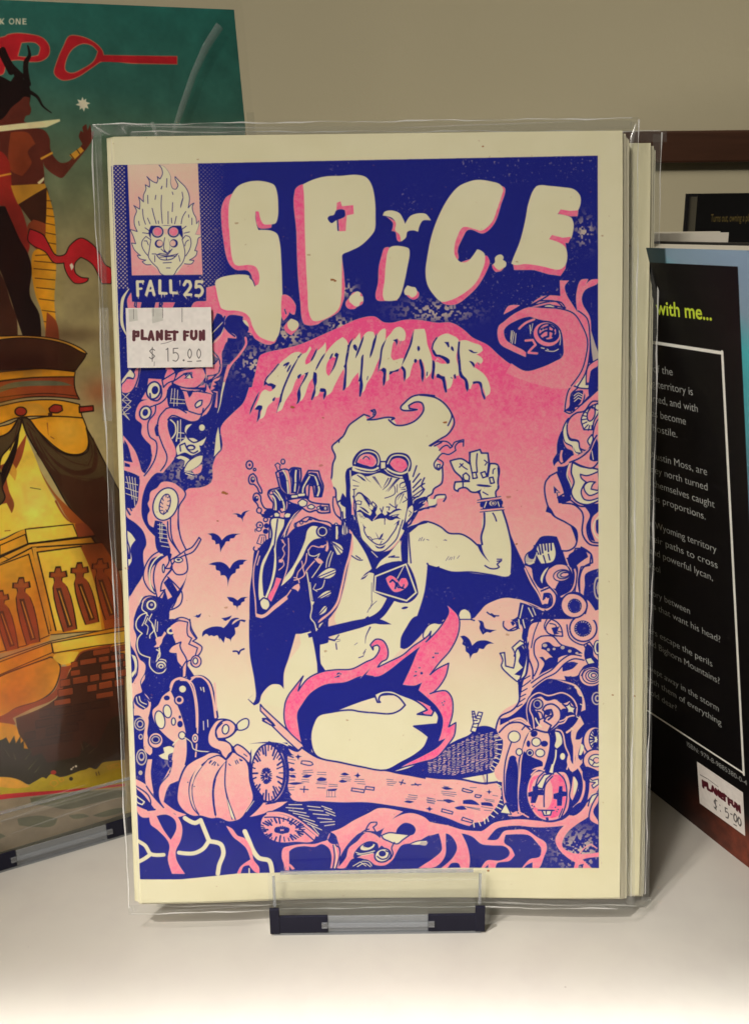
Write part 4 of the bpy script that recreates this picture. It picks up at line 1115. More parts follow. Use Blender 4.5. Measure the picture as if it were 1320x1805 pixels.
ART_COVER3 = """
# ======================= bats
@ 180 640
B 920 1055 960 1050 985 1060 1000 1040 1050 1028 1020 1045 1010 1065 1000 1080 998 1115 985 1085 960 1075 955 1062
B 748 1195 790 1190 830 1210 850 1240 880 1210 920 1195 985 1195 950 1205 935 1225 910 1230 905 1250 880 1250 870 1270 850 1300 840 1328 835 1290 830 1265 805 1270 800 1245 780 1235 775 1210
B 755 1410 800 1395 850 1395 885 1415 905 1440 930 1400 970 1378 1030 1380 1005 1395 1000 1410 975 1415 975 1440 950 1445 945 1470 925 1480 905 1510 890 1575 885 1510 870 1490 840 1490 835 1460 810 1450 805 1420
B 885 1640 930 1645 960 1665 985 1645 1035 1640 1010 1655 1010 1670 990 1680 980 1700 965 1705 958 1740 950 1705 930 1700 925 1680 905 1670
B 645 1775 665 1775 678 1770 705 1755 690 1775 680 1790 670 1780
B 845 1790 880 1785 920 1770 900 1800 860 1800
@ 180 1090
B 712 125 720 90 770 55 840 50 880 65 930 30 980 0 1020 5 1010 20 980 10 965 50 940 60 945 100 915 140 918 185 905 140 880 130 870 110 840 120 835 150 820 110 790 115 780 90 740 100
b7 930 225 955 225 970 240 980 220 1005 208
b6 960 225 968 245
B 860 5 880 10 900 -10 870 -10
@ 740 1090
B 405 5 440 15 455 60 480 70 540 75 510 85 490 95 470 90 440 110 425 85 415 60 420 30
B 280 120 310 115 345 140 365 185 400 155 460 148 520 172 480 175 460 190 445 210 415 205 400 235 370 245 350 283 342 245 320 225 315 190 295 175 300 150
b6 355 0 380 8
b8 465 -5 500 3
# ======================= cape
@ 420 640
B 90 1800 85 1600 100 1480 120 1300 150 1230 220 1200 300 1180 340 1220 380 1170 420 1140 500 1100 560 1100 640 1130 690 1130 720 1130 770 1180 800 1200 800 1300 770 1480 740 1600 700 1720 640 1800 640 1900 600 2200 560 2250 500 2150 470 1900 400 1900 90 1900
@ 180 1090
B 1040 0 1045 240 1080 450 1085 560 1070 590 1035 560 1070 530 1060 540 1030 565 1075 608 1110 590 1130 530 1200 460 1260 465 1285 500 1285 380 1320 270 1400 -10
W 1160 520 1200 470 1250 460 1290 500 1320 560 1300 640 1180 600 1120 590
@ 740 640
B -40 1800 -100 1500 50 1400 130 1430 350 1465 630 1500 640 1400 620 1150 640 1230 730 1420 810 1600 850 1660 880 1720 820 1720 700 1660 560 1660 460 1700 380 1790 300 1800
J 375 1800 460 1705 560 1655 640 1650 705 1680 700 1760 650 1800
B 600 1110 660 1260 740 1430 840 1620 870 1700 900 1720 870 1710 780 1600 700 1500 640 1400
p6 705 1665 800 1700 870 1735
p10 735 1440 780 1540 830 1620 860 1690 880 1680 885 1650
b6 470 1750 490 1765 530 1775 550 1775
b10 500 1765 520 1780 
B 700 1680 740 1690 800 1720 860 1740 840 1800 680 1800 690 1740
w7 720 1700 700 1790
w7 760 1720 790 1780
w6 790 1720 810 1770
@ 460 1090
W 280 180 275 100 290 20 310 0 335 30 370 160 400 330 410 380 400 430 300 450 240 520 190 560 170 700 165 500 170 400 200 290 240 240
# ======================= torso + arm
@ 420 640
W 680 1800 725 1650 770 1450 795 1300 800 1200 880 1320 1000 1350 1100 1320 1200 1200 1330 1112 1380 1128 1430 1152 1480 1192 1570 1202 1630 1238 1695 1290 1712 1200 1732 1130 1732 1050 1860 1030 1895 1130 1925 1300 1925 1450 1910 1500 1750 1485 1500 1450 1400 1430 1330 1410 1310 1600 1250 1800 1200 1950 1100 2060 840 2400 740 2300 560 2060 560 1980 640 1960 700 1850
@ 740 640
W -80 1140 30 1110 100 1125 150 1150 200 1190 290 1200 350 1230 400 1280 420 1300 430 1200 450 1050 460 1040 580 1030 600 1110 625 1200 640 1300 640 1480 620 1500 500 1480 360 1465 230 1465 130 1430 50 1410 30 1560 -20 1640 -100 1700
b7 -80 1150 -20 1130 30 1108 90 1120 150 1150 200 1190 290 1198 350 1230 400 1275
b8 435 1270 428 1220 450 1130 450 1050
B 395 1265 430 1270 445 1330 490 1400 450 1360 420 1320
b8 580 1035 605 1110 630 1210 645 1300 640 1470
b7 50 1405 80 1440 130 1430 
b6 125 1435 220 1465 360 1465 500 1485 620 1500 640 1480
b6 455 1420 490 1440 540 1440 555 1430 540 1410 570 1385
b5 540 1390 570 1385
b5 540 1375 572 1375
b6 510 1050 520 1065 535 1105
u4 180 1385 200 1355
u4 200 1380 215 1360
u4 215 1380 225 1360
u4 235 1375 240 1355
u4 260 1370 275 1350
u5 0 1225 -10 1245
u5 15 1220 5 1245
u5 30 1230 20 1245
u5 45 1235 60 1240
u5 165 1240 185 1240
u4 175 1235 185 1245
# hand
W/b7 210 680 290 665 345 700 350 620 420 600 430 625 475 625 485 700 540 705 555 740 545 830 550 870 530 900 535 940 430 950 415 900 360 900 320 870 270 880 265 895 240 880 245 830 300 825 290 800 240 750
b6 345 620 350 690 365 770
b6 400 630 395 690 400 760
b6 475 625 480 700 470 780
b6 490 700 475 790
W/b6 300 780 320 765 345 790 340 820 310 815
W/b6 365 765 390 760 400 800 370 805
W/b6 425 765 455 755 468 790 440 800
W/b6 485 800 510 795 520 835 495 840
b5 450 675 470 690 455 710
b5 280 700 300 720 330 740
b5 275 725 300 700
b5 510 770 515 740 525 735
b6 245 828 345 826
b6 300 830 300 860
b9,i 395 850 440 855 500 860
b5 440 900 475 920
B 380 900 430 880 415 920 400 905
b5 545 730 550 800 545 870
# bracelet
B,s 430 955 570 955 580 1030 440 1030
EB 430 990 12 20
EB 570 975 12 18
p12 405 965 480 955 565 940
p12 425 1032 500 1025 590 1015
b4 402 975 570 950
b4 402 958 565 932
b4 420 1042 590 1026
b4 425 1022 585 1008
EW/b4 510 980 28 22
EV/b4 512 980 14 14
w6 450 1010 465 970
w6 545 970 555 1000
# ======================= hair
@ 420 640
W 690 930 690 880 650 845 660 780 670 690 685 650 662 580 700 540 740 510 780 430 830 390 890 350 910 390 960 385 1060 375 1090 385 1115 425 1220 410 1290 350 1305 310 1290 270 1250 265 1200 290 1210 310 1260 315 1150 320 1145 300 1220 225 1280 212 1380 222 1420 240 1500 330 1510 400 1460 500 1360 570 1400 580 1430 640 1390 680 1440 720 1440 800 1380 880 1330 960 1260 1010 1200 1130 1180 1200 820 1180 740 1080 700 1010
b7 690 930 685 880 648 845 660 790 668 700 685 650 662 580 700 540 740 505 780 430 830 390 885 352
b5 710 550 720 520 735 510
b7 885 352 910 360 925 365
b7 935 325 960 318 968 340 955 365 910 390 960 388 1050 372 1095 375 1080 390 1100 380
b6 940 330 955 335 950 355
b7 1060 390 1110 428 1225 408 1290 350 1305 310 1290 270 1245 265 1200 290 1205 310 1258 318 1210 325 1150 318 1143 303 1170 270 1225 225 1290 212 1380 220
@ 740 640
b7 0 215 100 230 165 270 215 335 240 410 220 460 185 500 150 520 65 573
b6 215 335 222 365 195 430
b6 75 575 120 548 190 545 225 580 240 550 265 540 305 530 303 575
b6 100 575 150 550
b6 135 605 160 580 190 570 210 590 225 580
b6 303 545 270 550 245 580 250 605 200 635 155 628 120 665
b6,z 120 665 160 690 160 710 130 745 105 730 98 700
b5 135 730 140 705 120 705 115 725 130 735
b7 155 715 158 800 150 840 95 880 85 910 50 935 45 950 60 975
b7 60 980 95 955 110 925 175 920 180 940 165 965
b6 60 1005 115 990 110 960 125 940 165 940
b6 40 940 70 980 110 995
W 50 940 100 950 120 930 175 925 170 940 120 950 110 985 60 1000
b6 0 1030 50 1010 100 1000
# strap band and head sides
@ 420 640
W 800 760 1200 760 1200 1000 1160 1180 1080 1290 1040 1315 960 1315 880 1250 840 1150 810 1000
B 765 740 805 720 800 790 790 900 800 1000 820 1100 830 1140 800 1150 770 1130 760 1000 760 880
B 1150 780 1210 770 1220 900 1230 1000 1200 1100 1180 1180 1150 1160 1180 1060 1190 960 1180 860
w7 790 750 795 850
W/b7 690 985 720 960 745 950 760 990 760 1090 730 1100 700 1060 680 1020
B 735 905 765 950 760 1010 740 1000 720 980
w6 740 1010 755 1080
w6 720 1000 745 1060
b5 690 930 665 950 670 1000 690 1060 720 1090
b6 690 935 680 965 700 975
# left ear
P/b6 700 980 690 935 670 935 668 990 690 1060 725 1085 720 1020
W/b7 735 1100 760 1160 770 1200 745 1210 720 1200 730 1150
b6 735 1040 740 1100
b5 735 1120 740 1200
b5 750 1150 750 1200
P 810 950 825 1000 820 1060 800 1060 800 1000
b6 810 930 830 990 820 1070
# right ear
P/b7 1200 1000 1230 990 1225 1060 1215 1120 1190 1140 1190 1060
b6 1210 1020 1215 1080 1200 1110
@ 420 640
B 1240 960 1320 930 1320 960 1280 990 1300 1010 1250 1050 1230 1100 1230 1000
B 1200 1180 1260 1140 1330 1120 1330 1108 1260 1125 1220 1150
w6 1250 1000 1300 960
w6 1240 1040 1310 1000
b6 1330 945 1290 960 1240 965
b6 1340 1015 1290 1020 1240 1060 1220 1110
# hair strokes right of temple
b6 1230 790 1255 715
b6 1230 830 1275 770
b6 1230 870 1285 810
b6 1230 900 1290 850 1310 840
b6 1310 800 1290 860 1310 880 1270 930 1230 940
b5 1230 930 1300 880
b5 1225 960 1260 930
@ 610 770 7.333
b9,t 150 480 200 520 260 560
B 160 480 200 500 250 540 245 556 210 540
b7,t 90 540 180 580
b6 95 615 160 620
b7 90 665 130 655
b8 105 660 105 900
b6,t 240 490 280 540 320 570
b8,t 345 500 390 560 420 600
b9,t 365 500 400 550 440 620 460 650
b14,t 580 520 540 600 470 670
b10,t 545 520 500 600 480 640
b14,t 680 520 620 590 540 690
b8,t 650 530 560 640 510 690
b7 620 620 630 650 625 720 500 775
b6 660 600 655 700
b14,t 790 560 700 590 690 640
b9,t 780 600 730 640 690 640
b9,t 760 660 700 665
b7 770 690 690 720 640 780 640 900
b8,t 790 680 720 700 650 770
b8,t 740 720 690 850
b8,t 720 710 660 800
b6 760 760 790 800
b7 780 800 730 830
b7 660 860 640 920
# brows
B 110 770 150 700 190 700 230 730 270 780 320 860 300 860 240 800 200 730 160 720 130 750
b8 190 710 250 790 300 880
b8 230 740 290 790 330 860 340 820 395 880 380 940
b6 330 860 370 900 350 940
b7 380 870 350 910
b7 120 820 160 810 200 820 190 860 140 850
B 160 880 200 890 240 910 300 960 290 975 250 950 200 910
B 115 960 180 920 240 960 310 1000 330 960 280 890 240 860 270 880 330 930 400 870 380 960 400 1000 460 960 500 1000 530 980 520 940 570 960 610 930 680 910 720 930 620 960 570 1000 620 990 690 980 660 1010 710 1050 640 1040 600 1060 550 1060 510 1030 500 1100 490 1040 440 1040 370 1060 330 1080 290 1040 240 1020 190 960
w14 250 900 310 970 290 980
w9 160 880 230 890 290 950
w9 560 1000 640 950 700 935
w12 570 1000 580 990
b8 440 910 460 960 480 890
b8 520 890 560 890 550 930
b8 560 850 600 880 640 900
w8 600 1010 650 1000
w9 350 1060 400 1000
p6 360 1050 390 1010
u6 160 980 200 1030
u6 180 980 230 1040
u5 190 1020 240 1000
u5 230 1040 260 1020
b6 496 1060 498 1115
# grin
B 215 1100 230 1130 260 1160 240 1170 225 1150
b9 235 1150 235 1200 270 1270 330 1330 390 1370 450 1380 520 1340 580 1260 640 1170 670 1080
b9,t 680 1070 620 1120
b9 680 1070 670 1120
B 375 1210 400 1250 425 1300 450 1250 480 1225 470 1270 430 1320 415 1300
b5 340 1310 400 1300 480 1310
b5 270 1270 310 1280 340 1320
b5 440 1370 460 1330
B 370 1380 430 1410 510 1375 480 1420 430 1430 390 1415
# jaw line
b9 130 960 140 1040 170 1170 200 1300 270 1380 360 1465 480 1460 560 1400 650 1300 700 1150 730 1060
b9 100 900 130 1080
B 0 1000 60 1040 120 1060 170 1200 170 1270 110 1210 60 1170 0 1180
w8 80 1180 120 1210 130 1240
w6 80 1240 150 1300
# right ear / flames
W/b7 800 900 850 860 870 900 860 980 820 1040 760 1110 770 1000
b6 810 940 840 960 810 1010
B 860 900 900 860 960 830 980 800 990 850 1010 860 960 900 920 930 870 950
b8 880 1000 930 930 1030 900 1150 890
b6 890 870 980 780
b6 900 900 1010 850
B 770 1160 860 1140 960 1090 930 1130 860 1190 800 1240
b9 800 1130 860 1060 920 960
@ 420 640
# neck & choker
W 810 1190 850 1220 900 1290 960 1340 960 1440 900 1460 810 1400 
B 800 1150 840 1160 850 1200 890 1260 950 1315 1040 1318 1090 1295 1150 1210 1190 1120 1195 1200 1195 1400 1170 1400 1150 1390 1150 1240 1120 1290 1060 1350 1020 1380 980 1440 990 1480 1005 1530 980 1510 960 1480 930 1470 890 1510 862 1520 890 1480 930 1450 940 1440 900 1340 840 1240 805 1190
b8 800 1170 850 1210
W 1100 1290 1140 1240 1145 1320 1150 1390 1090 1400 1010 1440 970 1440 1000 1390 1060 1340
w6 1130 1215 1130 1245
w5 940 1320 980 1360
b5 1060 1360 1100 1350
b5 1075 1360 1130 1360
w5 880 1500 925 1470
w5 975 1460 1000 1500
p5 800 1180 808 1300 790 1380
b6 1200 1190 1205 1280 1215 1400
b5 800 1350 850 1380 875 1380
b5 830 1350 860 1370
# pendant
B/b6 960 1490 970 1450 1170 1395 1190 1410 1260 1600 1260 1620 1190 1680 955 1600
w10,sz 967 1495 1180 1410 1252 1610 1185 1668 960 1600
b5,sz 985 1510 1165 1430 1225 1600 1175 1645 975 1580
w5 1165 1425 1120 1510
K 1040 1510 1070 1490 1110 1510 1130 1540 1150 1510 1180 1510 1195 1550 1160 1590 1100 1605 1060 1560
b8 1070 1535 1085 1520 1110 1545 1105 1580
b6 1110 1540 1125 1575 1160 1570 1165 1555
b6 1120 1540 1150 1580 1165 1580
u5 940 1540 940 1670
u5 945 1670 930 1720
u5 975 1670 925 1720 910 1750
u5 950 1690 920 1730
b5 900 1790 915 1780 920 1800
# chest strap + nipple
EB 1172 1718 24 9 -12
B 1050 1640 1110 1650 1080 1700 1010 1790 940 1820 800 1850 600 1900 500 1930 490 1900 600 1860 800 1810 930 1780 1000 1730
@ 460 1090
B 330 0 370 60 400 90 560 60 800 -10 860 5 920 35 840 35 800 30 700 60 540 105 420 140 420 280 435 370 400 390 395 280 385 130 350 60
w6 350 0 360 30 380 50 400 70
w6 390 0 395 40 410 30
W 410 60 470 -20 420 -10
b6 400 40 470 -20 450 10
b6,t 770 55 740 120 735 170
b5 480 140 520 150 550 110
b6,t 470 130 500 140 560 140
b5 530 170 535 210
b4 690 270 720 260
u5 740 210 720 240
u5 735 225 722 255
u4 660 180 680 165
u4 530 160 560 150
# side cape right of torso
B 980 200 985 130 1020 60 1080 -20 1300 -30 1260 40 1180 30 1150 80 1100 140 1010 210
W/b5 1140 110 1180 40 1220 25 1260 30 1300 0 1290 30 1200 120 1170 150 1150 140
@ 740 640
W/b5 265 1800 280 1740 310 1725 350 1750 360 1800
@ 460 1090
K/b6 180 760 172 600 200 530 230 490 300 400 280 450 265 505 330 420 430 370 530 355 640 350 740 300 800 270 835 200 820 180 790 190 790 215 770 180 810 140 860 150 895 220 885 280 850 300 820 340 900 300 1000 250 1070 190 1130 150 1180 110 1195 85 1185 130 1160 160 1240 80 1290 10 1320 -60 1290 -120 1340 -80 1390 -20 1390 90 1330 220 1260 300 1190 390 1240 350 1320 310 1300 400 1220 510 1190 525 1300 505 1340 550 1350 640 1340 700 1320 760 1370 730 1360 820 1320 880 1230 980 1130 1010 1020 1040 890 1070 880 1060 1000 1020 1100 960 1180 860 1180 820 1120 790 1070 750 1180 740 1240 730 1250 700 1230 640 1200 700 1100 640 1000 520 900 520 830 520 400 660 360 800 350 920 270 860
B 290 880 265 760 258 660 290 600 350 520 450 460 600 440 700 400 830 400 900 360 1000 280 1120 190 1100 240 1060 330 1030 400 1000 460 1090 465 1140 430 1110 500 1180 560 1240 620 1280 700 1270 800 1250 860 1300 840 1250 900 1150 960 1050 1010 900 1075 880 1060 1000 1000 1100 920 1170 830 1140 790 1070 750 1110 730 1240 740 1250 700 1220 640 1160 600 1060 560 960 540 860 540 500 660 400 700 360 800 360 940 310 920
W/b7 405 680 500 655 640 640 690 650 800 660 920 665 980 640 1015 605 970 550 930 530 870 525 840 540 830 570 840 585 820 585 800 530 850 508 920 505 980 530 1080 570 1140 610 1170 640 1100 670 1200 680 1215 650 1195 625 1230 650 1250 690 1240 740 1180 745 1075 755 1130 790 1180 830 1150 900 1080 960 990 1010 880 1065 700 1040 560 1010 400 970 370 930 352 820 370 740
K 770 410 740 375 700 418
K 700 415 740 370 800 340 900 360 800 400
K 1000 460 1060 330 1120 195 1160 160 1180 250 1180 400 1100 460
EB 545 382 14 6 -30
EB 562 385 8 5
EB 545 402 14 6 -20
EB 527 408 8 4
EB 1228 240 7 7
EB 1243 240 6 7
EB 1212 268 9 7 -30
EB 1115 342 9 5
EB 1085 398 14 5 -20
EB 1130 380 10 10
EB 1090 370 8 5
EB 1275 590 6 5
EB 1290 580 5 6
EB 1282 605 7 5
B 700 418 720 395 770 345 740 390 800 400 720 430
"""
ART_COVER4 = """
# ======================= goggles
@ 420 640
B/b5 808 690 830 640 870 605 930 600 980 625 1000 680 990 740 950 755 880 750 815 720
w8 822 700 845 650 880 618 930 613 972 632 990 680 978 725
w12 815 722 880 738 950 745 985 730
b5 815 705 880 722 950 730 985 715
P 838 690 850 660 880 635 930 632 965 660 975 690 945 720 890 705
K 840 690 860 668 900 665 930 640 970 680 945 718 890 708 
b6 830 690 850 650 880 630 930 628 970 655 980 690
b5 880 665 895 650 915 655 925 670
B/b5 1040 690 1070 640 1120 625 1190 640 1215 690 1200 760 1150 785 1080 770 1045 740
w8 1052 700 1080 650 1125 638 1180 652 1205 695 1190 750
w12 1050 735 1090 758 1150 770 1190 755
b5 1050 715 1100 745 1160 755
K 1068 700 1085 672 1130 660 1175 680 1190 720 1150 758 1100 740
W/b6 1000 685 1040 685 1040 735 1000 740
B 800 745 850 760 950 765 1020 740 1060 770 1150 800 1200 790 1190 810 1100 800 1060 790 1000 765 900 790 850 770 800 790
W 1195 760 1215 750 1220 800 1205 820
# ======================= robot / skeleton arm
P/b6 290 860 280 750 320 735 360 760 370 735 440 740 440 820 490 755 570 760 600 850 590 930 540 930 520 860 490 940 540 980 640 985 650 1010 630 1045 560 1040 500 1030 420 990 340 960 330 1020 260 1030 230 940 210 910 240 880 285 870
B 275 760 320 740 350 770 370 740 435 740 440 820 470 780 500 755 570 770 595 850 585 930 545 930 535 850 500 860 490 940 360 945 330 900 300 870
w9 315 755 335 830 345 900
w9 400 745 405 830 400 900
w9 415 750 420 830 418 900
w7 370 780 372 900
w9 460 920 480 830 510 785 540 790
w9 570 830 580 860 570 920
w12 330 830 425 830
w14 390 930 420 928
w9 430 915 460 915
b4 330 830 345 835
b4 395 840 425 838
B 220 900 280 875 320 930 335 1020 310 1030 290 960 260 1030 240 1020 240 950
w8 235 905 255 960 260 1020
w8 285 890 310 950 325 1010
w8 262 900 285 960 290 1020
w6 250 910 290 905
W/b5 430 975 470 960 500 985 480 1010 440 1000
W/b5 490 1010 540 1000 550 1020 520 1030
B 550 1000 640 990 640 1020 600 1030 560 1025
W/b5 570 1010 610 1005 620 1020 580 1025
P/b5 265 710 290 700 300 715 285 735 295 780 280 780 270 735
EP/b6 318 685 12 14
EP/b6 85 712 22 28
EB 86 712 8 8
EP/b5 120 742 9 8
P/b6 75 810 95 775 130 780 145 830 150 850 170 900 160 900 130 860 90 840
EB 105 812 22 26
EV 108 800 8 8
P/b6 105 945 130 905 160 915 160 960 200 1020 240 1020 240 1060 200 1080 150 1050 130 980
EB 130 945 20 24
EW 134 935 6 8
EP/b6 150 1030 18 22
EP/b6 165 1065 14 16
B 180 1050 240 1045 230 1070 190 1075
EP/b6 155 1130 26 22
EB 205 1135 20 24
EP/b5 200 1095 18 14
EP/b5 145 1170 22 18
EB 200 1180 22 16
EP/b5 165 1200 18 14
P/b5 130 1240 170 1200 190 1210 170 1260 140 1270
EP/b6 130 1300 18 16
B 200 1080 240 1050 240 1100 220 1200 200 1300 170 1400 150 1500 140 1620 120 1700 110 1500 130 1350 170 1230 210 1180
p6 145 1320 110 1500 105 1600 130 1760 160 1780 250 1720 340 1640 400 1570
w4 170 1250 150 1330 160 1340 150 1400
p5 150 1330 170 1340 160 1360 140 1380
w3 130 1420 145 1430
# forearm bones
W/b6 240 1090 335 1090 335 1150 310 1180 290 1260 270 1350 280 1420 250 1520 215 1640 185 1650 150 1600 150 1500 180 1390 230 1290 245 1200
B 262 1280 245 1330 200 1400 180 1500 185 1600 190 1640 230 1540 265 1400
b5 280 1090 270 1180 262 1290
W/b7 250 1050 290 1045 300 1080 255 1085
W/b7 320 1060 375 1050 370 1080 330 1085
W/b6 160 1660 200 1645 230 1670 225 1720 190 1740 155 1710
B 340 1100 380 1060 450 1010 430 1050 380 1110 340 1230 330 1180
P 320 1230 345 1300 360 1260 340 1240
p5 355 1240 355 1400 340 1480
p4 300 1400 310 1370 290 1360 320 1300 305 1280
p4 300 1410 280 1450 310 1460
K 280 1520 310 1540 260 1640 235 1670 215 1660 260 1590
# humerus
W/b6 480 1170 510 1135 600 1140 640 1180 610 1220 560 1230 520 1260 480 1330 430 1440 390 1500 330 1560 300 1590 330 1520 380 1440 430 1300 460 1240
EW/b7 600 1175 38 36
EB 602 1175 24 24
u4 525 1240 545 1245
# shoulder goo
P/b6 405 1130 430 1110 490 1075 520 1080 580 1100 640 1115 670 1140 640 1135 540 1110 500 1105 440 1140 420 1150
EB 510 1098 20 8
EP/b5 412 1135 14 18
EP/b5 452 1115 14 12
B 640 1140 700 1120 720 1150 700 1240 650 1250 620 1230
w10 695 1150 700 1190 690 1230
p6 500 1290 560 1270 620 1260 630 1230
P/b4 600 1290 630 1250 640 1310 610 1320
EV/b4 590 1285 14 8
w5 560 1310 520 1330 510 1350 540 1360
p5 500 1300 500 1350 560 1360 600 1390
P/b4 545 1380 580 1360 605 1390 580 1410 550 1390
p5 490 1370 450 1440 440 1500 400 1560
p5 520 1400 490 1470 480 1500
w4 660 1320 640 1400 620 1440 580 1600
w4 580 1400 540 1500
w4 610 1340 585 1460
w5 490 1490 500 1560 515 1680 525 1800
w4 530 1660 540 1800
w4 560 1560 540 1590 530 1550 550 1600
P/b5 370 1590 410 1560 440 1560 430 1600 400 1600
p5 400 1500 430 1520 420 1560 440 1590
p7 130 1775 200 1740 260 1700 330 1640 360 1600 380 1580
EP/b4 402 1608 12 10
# feathers
W/b5 650 1240 720 1260 745 1290 735 1340 710 1340 680 1300
b4 670 1250 720 1330
b4 690 1250 735 1310
W/b5 560 1510 610 1460 660 1440 690 1450 680 1490 620 1510
b4 570 1505 640 1480 685 1460
b4 600 1505 650 1485
W/b5 550 1650 590 1610 630 1590 660 1600 650 1640 600 1660
b4 570 1645 655 1610
b4 590 1655 640 1630
W/b5 560 1770 590 1720 620 1700 635 1720 610 1760
b4 570 1765 625 1715
p5 800 1300 770 1480 740 1600 700 1720 640 1800
# jaw tie dark
B 770 1080 820 1100 860 1200 850 1220 800 1180 770 1140
"""
